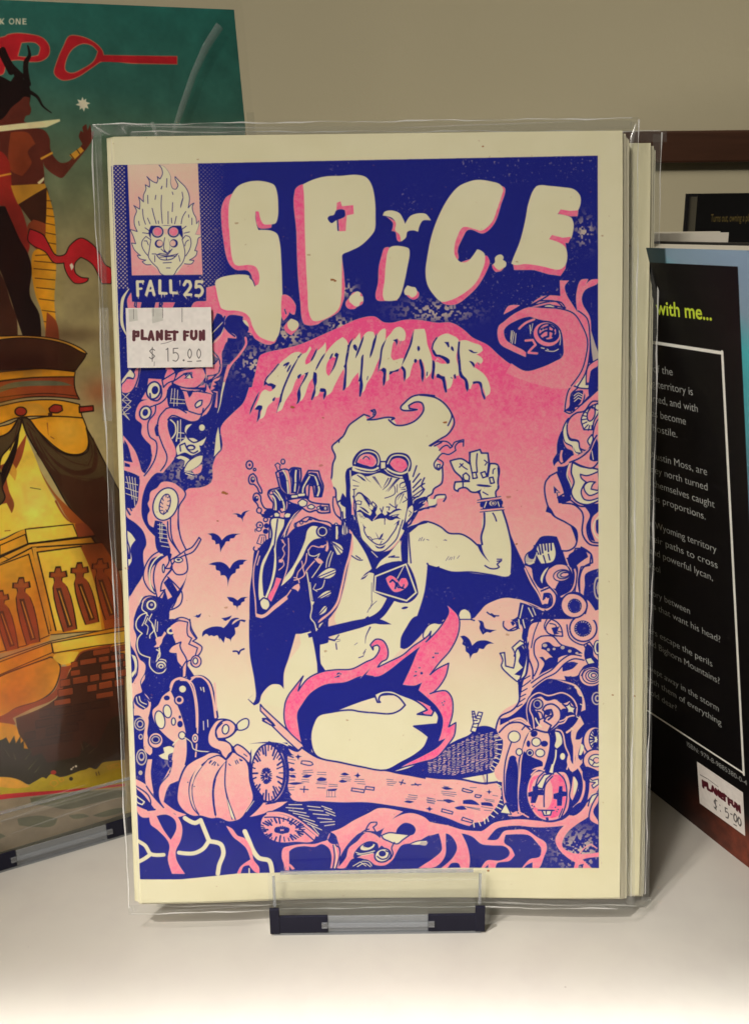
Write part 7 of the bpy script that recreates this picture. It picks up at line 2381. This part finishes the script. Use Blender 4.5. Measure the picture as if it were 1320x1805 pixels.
sheet('tape_strip',ZF,-73.3,-70.6,139,170,film_off(.55),M['tape'],slv,4,20)
# the flap of the bag stands up at the back of the head
V=[ZF.p(*a) for a in ((-57,216.5,-3.6),(-57,220,-3.4),(-30,219.2,-3.2),(20,218.6,-3.4),(60,220,-3.4),(74,219.5,-3),(74,216.5,-3.4),(-10,216.2,-3.6))]
mesh('top_flap',V,[(0,1,2,7),(7,2,3),(3,4,5,6,7)],M['film_edge'],slv)

Z2=Frame(tuple(ZF.p(7.0,-1.2,-5.7)),tuple(np.array(ZF.u)*math.cos(-.010)+np.array(ZF.v)*math.sin(-.010)),tuple(np.array(ZF.v)*math.cos(-.010)-np.array(ZF.u)*math.sin(-.010)))
make_zine(Z2,'rear bagged zine, only its cream right edge showing behind the front copy',M['cover'],False)

# ---------------------------------------------------------------- acrylic stands
def make_stand(loc,yaw,label,ledge=7.2):
    c,s=math.cos(yaw),math.sin(yaw)
    F=Frame(loc,(c,s,0),(-s,c,0))
    t=empty('display_stand',loc); tag(t,label,'stand','clear acrylic display stands')
    slab('ledge',F,-29.6,29.6,0,13,ledge,ledge+1.0,M['acrylic'],t,.15)
    slab('front_lip',F,-29.8,29.8,-1.3,0,0.4,19.8,M['acrylic'],t,.2)
    slab('lip_edge',F,-27.4,27.4,-1.25,-.05,19.83,20.3,M['acrylic_edge'],t)
    for e0,e1 in ((-29.75,-28.9),(28.9,29.75)): slab('lip_edge',F,e0,e1,-1.45,-1.32,9.2,19.6,M['acrylic_edge'],t)
    slab('lip_edge',F,-28.6,28.6,-1.42,-1.32,17.4,17.9,M['acrylic'],t)
    for sx in (-1,1):
        a=[(0,-1.35,0),(0,-1.35,19.6),(0,0,19.6),(0,.2,ledge+2),(3.6*1,13,ledge+3),(4.4,13,0)]
        V=[F.p(sx*(29.85+k+x),y,z) for k in (0,1.1) for (x,y,z) in a]
        n=len(a); fs=[tuple(range(n)),tuple(reversed(range(n,2*n)))]+[(i,(i+1)%n,n+(i+1)%n,n+i) for i in range(n)]
        mesh('side_plate',V,fs,M['acrylic_edge'] if False else M['acrylic'],t)
        # dark navy inserts at the two front corners
        u0,u1=(-29.7,-14.3) if sx<0 else (14.6,29.7)
        slab('corner_insert',F,u0,u1,-2.2,-1.35,.7,6.3,M['dark_insert'],t,.15)
        e=(-30.9,-28.1) if sx<0 else (28.1,30.9)
        slab('corner_insert',F,e[0],e[1],-2.35,-1.36,.5,8.9,M['dark_insert'],t,.15)
        slab('bar_stop',F,(-16 if sx<0 else 14.6),(-14.3 if sx<0 else 16.4),-2.9,-1.5,2.6,4.3,M['acrylic_edge'],t,.1)
    slab('clear_block',F,-14.3,14.6,-2.0,-1.35,.7,6.1,M['acrylic_edge'],t,.3)
    slab('connector_bar',F,-14.3,14.6,-3.0,-2.05,2.7,4.1,M['acrylic_edge'],t,.4)
    slab('foot_edge',F,-29.8,29.8,-2.3,-1.32,.02,.6,M['acrylic_edge'],t)
    slab('base_plate',F,-29.0,29.0,0.05,40,.02,1.2,M['acrylic'],t)
    # back rest that the books lean on
    V=[F.p(x,y,z) for x in (-22,22) for (y,z) in ((16,1.2),(17.2,1.2),(33,90),(31.8,90))]
    mesh('back_rest',V,[(0,1,2,3),(7,6,5,4),(0,4,5,1),(1,5,6,2),(2,6,7,3),(3,7,4,0)],M['acrylic'],t)
    return t
make_stand((.4,-1.0,0),0,'clear acrylic easel stand under the centre zine, with dark navy inserts at its front corners')
make_stand((-102.4,38.3,0),math.radians(28.1),'clear acrylic easel stand turned to the right under the painted comic',3.0)

# ---------------------------------------------------------------- painted comic on the left
LF=Frame((-121.2053,31.6243,8.7734),(0.88098973,0.47261178,0.02225335),(-0.06074641,0.06634161,0.99594612))
H_LEFT=np.array([[0.14423114790941632,-0.025530866858083374,39.299976103389064],[-0.050556886584798934,-0.16775718157734887,248.05557972459712],[-0.00022874180373819205,-8.515997520721376e-05,1.0]])
def print_left():
    u0,u1,v0,v1,px=-59.,109.,-4.6,248.2,7.0
    W,Hh=int((u1-u0)*px),int((v1-v0)*px)
    A=np.array([[px,0,-u0*px],[0,-px,v1*px],[0,0,1.]]); H=A@H_LEFT; Hi=np.linalg.inv(H)
    cv=Canvas(W,Hh,H,3,{})
    hx=lambda r,g,b:np.array([r,g,b])/255.
    def bg(xx,yy):
        d=Hi[2,0]*xx+Hi[2,1]*yy+Hi[2,2]; Y=(Hi[1,0]*xx+Hi[1,1]*yy+Hi[1,2])/d; X=(Hi[0,0]*xx+Hi[0,1]*yy+Hi[0,2])/d
        k=[-50,120,250,450,900,1600]; Y=Y-np.clip(X,0,400)*.18*np.clip((400-Y)/200,0,1)
        c=np.array([(36,92,84),(46,88,78),(80,96,74),(126,114,80),(150,134,92),(152,136,92)])/255.
        return np.stack([np.interp(Y,k,c[:,i]) for i in range(3)],-1).astype(np.float32)
    cv.cols=dict(A=bg,R=hx(160,28,36),Y=hx(168,110,80),V=hx(190,182,160),K=hx(24,12,11),D=hx(84,36,26),M=hx(124,54,28),Z=hx(132,34,26),S=hx(140,66,24),G=hx(178,126,40),O=hx(188,126,26),L=hx(206,170,56),N=hx(56,29,18),C=hx(66,50,30),I=hx(204,192,146),B=hx(118,54,27),F=hx(34,28,15),T=hx(152,130,20),U=hx(124,110,90),H=hx(82,82,60),W=hx(200,190,150))
    cv.a[:]=hx(120,100,60)
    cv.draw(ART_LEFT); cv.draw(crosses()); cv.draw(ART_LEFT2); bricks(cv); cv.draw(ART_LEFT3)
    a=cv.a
    yy,xx=np.mgrid[0:Hh,0:W].astype(np.float32); d=Hi[2,0]*xx+Hi[2,1]*yy+Hi[2,2]
    X=(Hi[0,0]*xx+Hi[0,1]*yy+Hi[0,2])/d; Y=(Hi[1,0]*xx+Hi[1,1]*yy+Hi[1,2])/d
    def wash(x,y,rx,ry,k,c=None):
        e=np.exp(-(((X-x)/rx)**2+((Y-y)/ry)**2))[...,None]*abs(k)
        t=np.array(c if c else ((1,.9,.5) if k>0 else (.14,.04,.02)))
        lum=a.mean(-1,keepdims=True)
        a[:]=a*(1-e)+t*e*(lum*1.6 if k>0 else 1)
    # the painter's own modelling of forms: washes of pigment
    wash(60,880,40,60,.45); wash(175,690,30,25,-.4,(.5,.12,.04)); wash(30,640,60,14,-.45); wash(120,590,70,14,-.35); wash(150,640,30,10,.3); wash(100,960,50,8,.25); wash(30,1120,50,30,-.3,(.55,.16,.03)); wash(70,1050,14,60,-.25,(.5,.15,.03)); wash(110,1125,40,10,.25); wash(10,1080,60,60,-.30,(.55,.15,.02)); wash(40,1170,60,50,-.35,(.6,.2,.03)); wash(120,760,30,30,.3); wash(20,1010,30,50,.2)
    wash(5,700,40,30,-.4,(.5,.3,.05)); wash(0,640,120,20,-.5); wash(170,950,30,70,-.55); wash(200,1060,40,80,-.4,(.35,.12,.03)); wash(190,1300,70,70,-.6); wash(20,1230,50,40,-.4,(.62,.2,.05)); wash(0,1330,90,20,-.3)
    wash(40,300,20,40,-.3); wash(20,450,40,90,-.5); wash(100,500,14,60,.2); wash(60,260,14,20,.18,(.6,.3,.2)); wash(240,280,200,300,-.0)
    a*=(1+(lowfreq(Hh,W,30,41)-.5)*.16+(lowfreq(Hh,W,8,42)-.5)*.06)[...,None]
    a[:]=np.clip(a*1.27+.012,0,1)
    return to_image('painted_comic_cover',a,'sRGB'),(u0,u1,v0,v1)
def mat_print(name,img,rough=.3,spec=.5):
    t=NT(name); im=t.n('ShaderNodeTexImage'); im.image=img; im.interpolation='Cubic'; im.extension='EXTEND'
    t.l(t.n('ShaderNodeTexCoord').outputs['UV'],im.inputs[0]); f=t.noise(600,2,.5,t.obj())
    return t.principled(im.outputs[0],rough,f.outputs[0],.05,.0001,spec)
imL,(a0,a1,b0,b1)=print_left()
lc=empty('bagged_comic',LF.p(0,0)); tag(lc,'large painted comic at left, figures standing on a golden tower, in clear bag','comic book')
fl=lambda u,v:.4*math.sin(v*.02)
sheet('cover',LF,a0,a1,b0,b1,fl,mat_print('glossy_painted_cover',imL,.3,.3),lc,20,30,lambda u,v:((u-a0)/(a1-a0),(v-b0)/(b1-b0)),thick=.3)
for k in range(4): sheet('page',LF,a0,a1-.3-.2*k,b0,b1-.3,(lambda g:lambda u,v:fl(u,v)-g)(.5+.7*k),M['pages_white'],lc,4,6,None,thick=.5)
sheet('back_cover',LF,a0,a1,b0,b1,lambda u,v:fl(u,v)-3.4,M['black'],lc,4,6,None,thick=.3)
ls=empty('sleeve',(0,0,0)); ls.parent=lc
wave=lambda u,v:1.0+.5*math.sin(u*.09)*math.sin(v*.05+1)
sheet('front_film',LF,a0-3,a1+2.5,b0-3,b1+4,wave,M['film'],ls,30,40)
sheet('side_seam',LF,a1+.4,a1+3,b0-3,b1-30,lambda u,v:.5,M['film_edge'],ls,3,20)
ribbon('crease_glint',LF,[(103,243),(98,237),(93,229),(88,219),(83,209),(79,200)],[2.6,2.4,2.0,2.0,1.0,.3],lambda u,v:1.6,M['crease_glint'],ls)  # glare on the comic bag's creases, shaped as milky ribbons
ribbon('crease_glint',LF,[(78,198),(70,184),(62,172)],[.3,.9,.2],lambda u,v:1.8,M['crease_glint'],ls)
ribbon('crease_glint',LF,[(94,195),(88,188),(82,181)],[.2,.6,.2],lambda u,v:1.8,M['crease_glint'],ls)
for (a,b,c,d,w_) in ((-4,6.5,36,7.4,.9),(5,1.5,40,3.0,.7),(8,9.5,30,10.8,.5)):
    ribbon('crease_glint',LF,[(a,b),((a+c)/2,(b+d)/2+.4),(c,d)],[.2,w_,.2],lambda u,v:2.0,M['crease_glint'],ls)

# ---------------------------------------------------------------- dark paperback on the right, back cover showing
RF=Frame((117.5,24.4,0),(0.3942,-0.9185,0.0319),(-0.1468,-0.0286,0.9888))
H_RIGHT=np.array([[1.0448950819787481,-0.052915841307793435,-1298.1415234871017],[0.6923622073242762,-0.9090615001449184,479.67316605411594],[0.0035087578604462693,-0.0010432779850577836,1.0]])
def text_edges(body,width=None,height=4.0,bold=0.0,align='LEFT',shear=0,space=1.0):
    """outline of a line of type from Blender's built-in face, as edges in mm"""
    c=bpy.data.curves.new('type','FONT'); c.body=body; c.size=1.0; c.offset=bold; c.shear=shear; c.space_character=space
    o=bpy.data.objects.new('type',c); link(o); dg=bpy.context.evaluated_depsgraph_get(); dg.update()
    me=o.evaluated_get(dg).to_mesh()
    co=np.array([v.co[:2] for v in me.vertices]); cnt={}
    for p in me.polygons:
        for e in p.edge_keys: cnt[e]=cnt.get(e,0)+1
    E=np.array([[*co[a],*co[b]] for (a,b),k in cnt.items() if k==1])
    o.evaluated_get(dg).to_mesh_clear(); bpy.data.objects.remove(o); bpy.data.curves.remove(c)
    x0=min(E[:,0].min(),E[:,2].min()); x1=max(E[:,0].max(),E[:,2].max())
    sx=(width/(x1-x0)) if width else height
    E[:,0]=(E[:,0]-x0)*sx; E[:,2]=(E[:,2]-x0)*sx; E[:,1]*=height; E[:,3]*=height
    if align=='RIGHT': W=(x1-x0)*sx; E[:,0]-=W; E[:,2]-=W
    return E
def print_right():
    u0,u1,v0,v1,px=-118.,10.6,0.,191.8,11.0
    W,Hh=int((u1-u0)*px),int((v1-v0)*px)
    A=np.array([[px,0,-u0*px],[0,-px,v1*px],[0,0,1.]])
    def bl(xx,yy):
        v=v1-yy/px; u=u0+xx/px
        k=[0,60,100,130,150,170,180,192]; c=np.array([(60,84,110),(70,90,110),(96,110,126),(84,112,128),(70,140,150),(64,160,168),(118,142,160),(124,148,172)])/255.
        o=np.stack([np.interp(v+u*.5,k,c[:,i]) for i in range(3)],-1)
        sh=np.clip((-21-u)/1.0,0,1)[...,None]; return (o*(1-sh)+np.array([42,58,62])/255.*sh).astype(np.float32)
    def wood(xx,yy):
        v=v1-yy/px; u=u0+xx/px
        g=lowfreq(Hh,W,26,61)[yy.min():yy.max()+1,xx.min():xx.max()+1]*.5+lowfreq(Hh,W,7,62)[yy.min():yy.max()+1,xx.min():xx.max()+1]*.25
        k=np.clip((u+34)/30,0,1)
        base=np.array([20,8,6])/255.*(1-k[...,None])+np.array([118,52,34])/255.*k[...,None]
        f=np.clip((21-v+ .0*u)/10,0,1)[...,None]
        return ((np.array([10,7,9])/255.)*(1-f)+base*(.75+.5*g[...,None])*f).astype(np.float32)
    cv=Canvas(W,Hh,A,3,dict(B=bl,K=(.035,.028,.035),W=(.86,.86,.83),T=(.60,.61,.60),Y=(.72,.80,.22),O=wood,L=(.35,.22,.20)))
    P=lambda *a:np.array(a,float).reshape(-1,2)
    cv.poly(P(u0,v0,u1,v0,u1,v1,u0,v1),'B')
    cv.poly(P(u0,v0,6.4,v0,6.4,187.8,u0,187.8),'K')
    cv.poly(P(u0,v0,u1,v0,u1,15.5,6.4,17.5,-1,20.5,-24,27,-40,34,u0,34),'O')
    for a,b,c,d in ((-110,165,-.9,165),(-.9,165.3,-.9,34.6),(-.9,35,-110,35),(-110,35,-110,165)): cv.stroke(P(a,b,c,d),.95 if b!=35 else .7,'W')
    def line(t,u,v,h,w_,col='T',align='RIGHT',bold=.0,**k):
        E=text_edges(t,w_,h,bold,align,**k); E=E+np.array([u,v,u,v]); q1=cv.mp(E[:,:2]); q2=cv.mp(E[:,2:])
        cv.fill_edges(np.c_[q1,q2],col,ss=4)
    pitch=1.53
    for t,u,v in (('from the wilds of the',-21.8,156.2),('The Wyoming territory is',-13.6,151.6),('now uncharted, and with',-12.0,147.0),('gold found it has become',-17.4,142.4),('wild and hostile.',-21.6,137.8),
                  ('Brothers Eli and Austin Moss, are',-9.6,128.9),('on their journey north turned',-9.8,124.3),('to find themselves caught',-7.2,119.7),('in a war of serious proportions.',-11.4,115.0),
                  ('High in the Wyoming territory',-7.5,105.8),('it is fated for their paths to cross',-7.4,100.9),('with an old and powerful lycan,',-9.8,96.2),('and the men of Wool',-34.4,90.8),
                  ('Will the story between',-21.2,81.2),('the hunters that want his head?',-8.0,76.6),
                  ('Can the brothers escape the perils',-12.3,66.7),('of the wild Bighorn Mountains?',-9.4,62.0),
                  ('or be swept away in the storm',-10.6,51.9),('that strips both them of everything',-9.7,47.3),('they hold dear?',-31.2,42.4)):
        line(t,u,v,3.3,len(t)*pitch)
    line('Come ride with me...',-4.2,173.4,5.6,50,'Y',bold=.02)
    line('ISBN: 979-8-9885380-0-4',.3,31.2,2.6,27.5)
    return to_image('dark_back_cover',cv.a,'sRGB'),(u0,u1,v0,v1)
imR,(c0,c1,d0,d1)=print_right()
rb=empty('paperback',RF.p(0,0)); tag(rb,'dark paperback at right edge, black back cover with white text and blue border','book')
sheet('back_cover',RF,c0,c1,d0+.2,d1,lambda u,v:-.0,mat_print('satin_back_cover',imR,.4,.2),rb,20,20,lambda u,v:((u-c0)/(c1-c0),(v-d0)/(d1-d0)),thick=.35)
slab('page_block',RF,c0+1,c1-1.2,d0+1,d1-.6,-9,-.4,M['pages_white'],rb)
slab('spine',RF,c1-1.1,c1,d0+.2,d1-.1,-9.6,-.38,M['black'],rb)
slab('front_cover',RF,c0,c1,d0+.2,d1,-9.9,-9.62,M['black'],rb)
STICK2='''
@ 1060 1200 4.104
k4,s 705 682 755 710
k3,s 760 712 835 770
r14,s 727 770 724 728
r13 726 732 746 740 746 758 728 756
r13,s 756 744 760 786 780 798
r13,s 790 800 796 768 812 816
r13,s 822 826 818 786 842 838 838 798
r13,s 856 850 852 810
r11,s 854 814 872 826
r11,s 854 830 870 840
r11,s 856 850 872 860
r13,s 882 868 880 826
r11,s 868 820 892 836
r13,s 912 896 908 852
r11,s 908 856 928 868
r11,s 910 874 926 884
r13 936 872 938 900 948 912 958 908 958 886
r13,s 970 938 968 896 992 952 988 908
d6 825 872 815 864 806 876 814 896 822 912 812 926 806 916
d5,s 814 858 820 936
d5,s 846 900 848 905
d5,s 850 940 853 948
d6 900 928 885 920 888 950 900 952 910 970 905 996 892 990
d6,s 925 965 935 970
d7,z 955 964 948 980 952 1010 962 1024 970 1010 966 980
d7,z 985 990 978 1006 982 1036 992 1052 1000 1040 996 1008
d5,s 948 1040 968 1052
'''
def sticker_right():
    t=RF
    price_sticker(t,-22.6,-1.6,11.6,27.6,lambda u,v:.05,H_RIGHT,STICK2,rb)
sticker_right()

# ---------------------------------------------------------------- things standing farther back at the right
wb=empty('white_book',(120,84,0)); tag(wb,'thin off-white book standing behind the dark paperback, only its pale top strip showing','book')
box('page_block',60,111.0,80.6,88,0,190.4,M['pages_white'],wb,.3); box('cover',59.8,111.6,79.9,80.5,0,191.0,M['pages_white'],wb); box('back_cover',59.8,111.6,88.1,88.7,0,191.0,M['pages_white'],wb) 
BF=Frame((111.9,116,0),(1,0,0),(0,0,1))
bb=empty('black_book',(111.9,116,0)); tag(bb,'black book with small yellow writing, standing against the wall under the rail at right','book')
imT=None
def black_front():
    global imT
    u1,v1,px=118.,202.,9.
    cv=Canvas(int(u1*px),int(v1*px),np.array([[px,0,0],[0,-px,v1*px],[0,0,1.]]),3,dict(Y=(.42,.36,.17),T=(.42,.36,.18)))
    cv.a[:]=(.04,.037,.035)
    E=text_edges('Turns out, owning a planet is hard work',23,3.6,.012); E=E+np.array([5.1,192.9]*2); cv.fill_edges(np.c_[cv.mp(E[:,:2]),cv.mp(E[:,2:])],'Y',ss=4)
    return to_image('black_book_front',cv.a,'sRGB')
sheet('cover',BF,0,118,0,202,lambda u,v:0,mat_print('matt_black_cover',black_front(),.5,.2),bb,4,4,lambda u,v:(u/118,v/202),thick=.4)
slab('page_block',BF,1,117,.5,201,-14,-.45,M['black'],bb); slab('back_cover',BF,0,118,0,202,-14.6,-14.05,M['black'],bb)
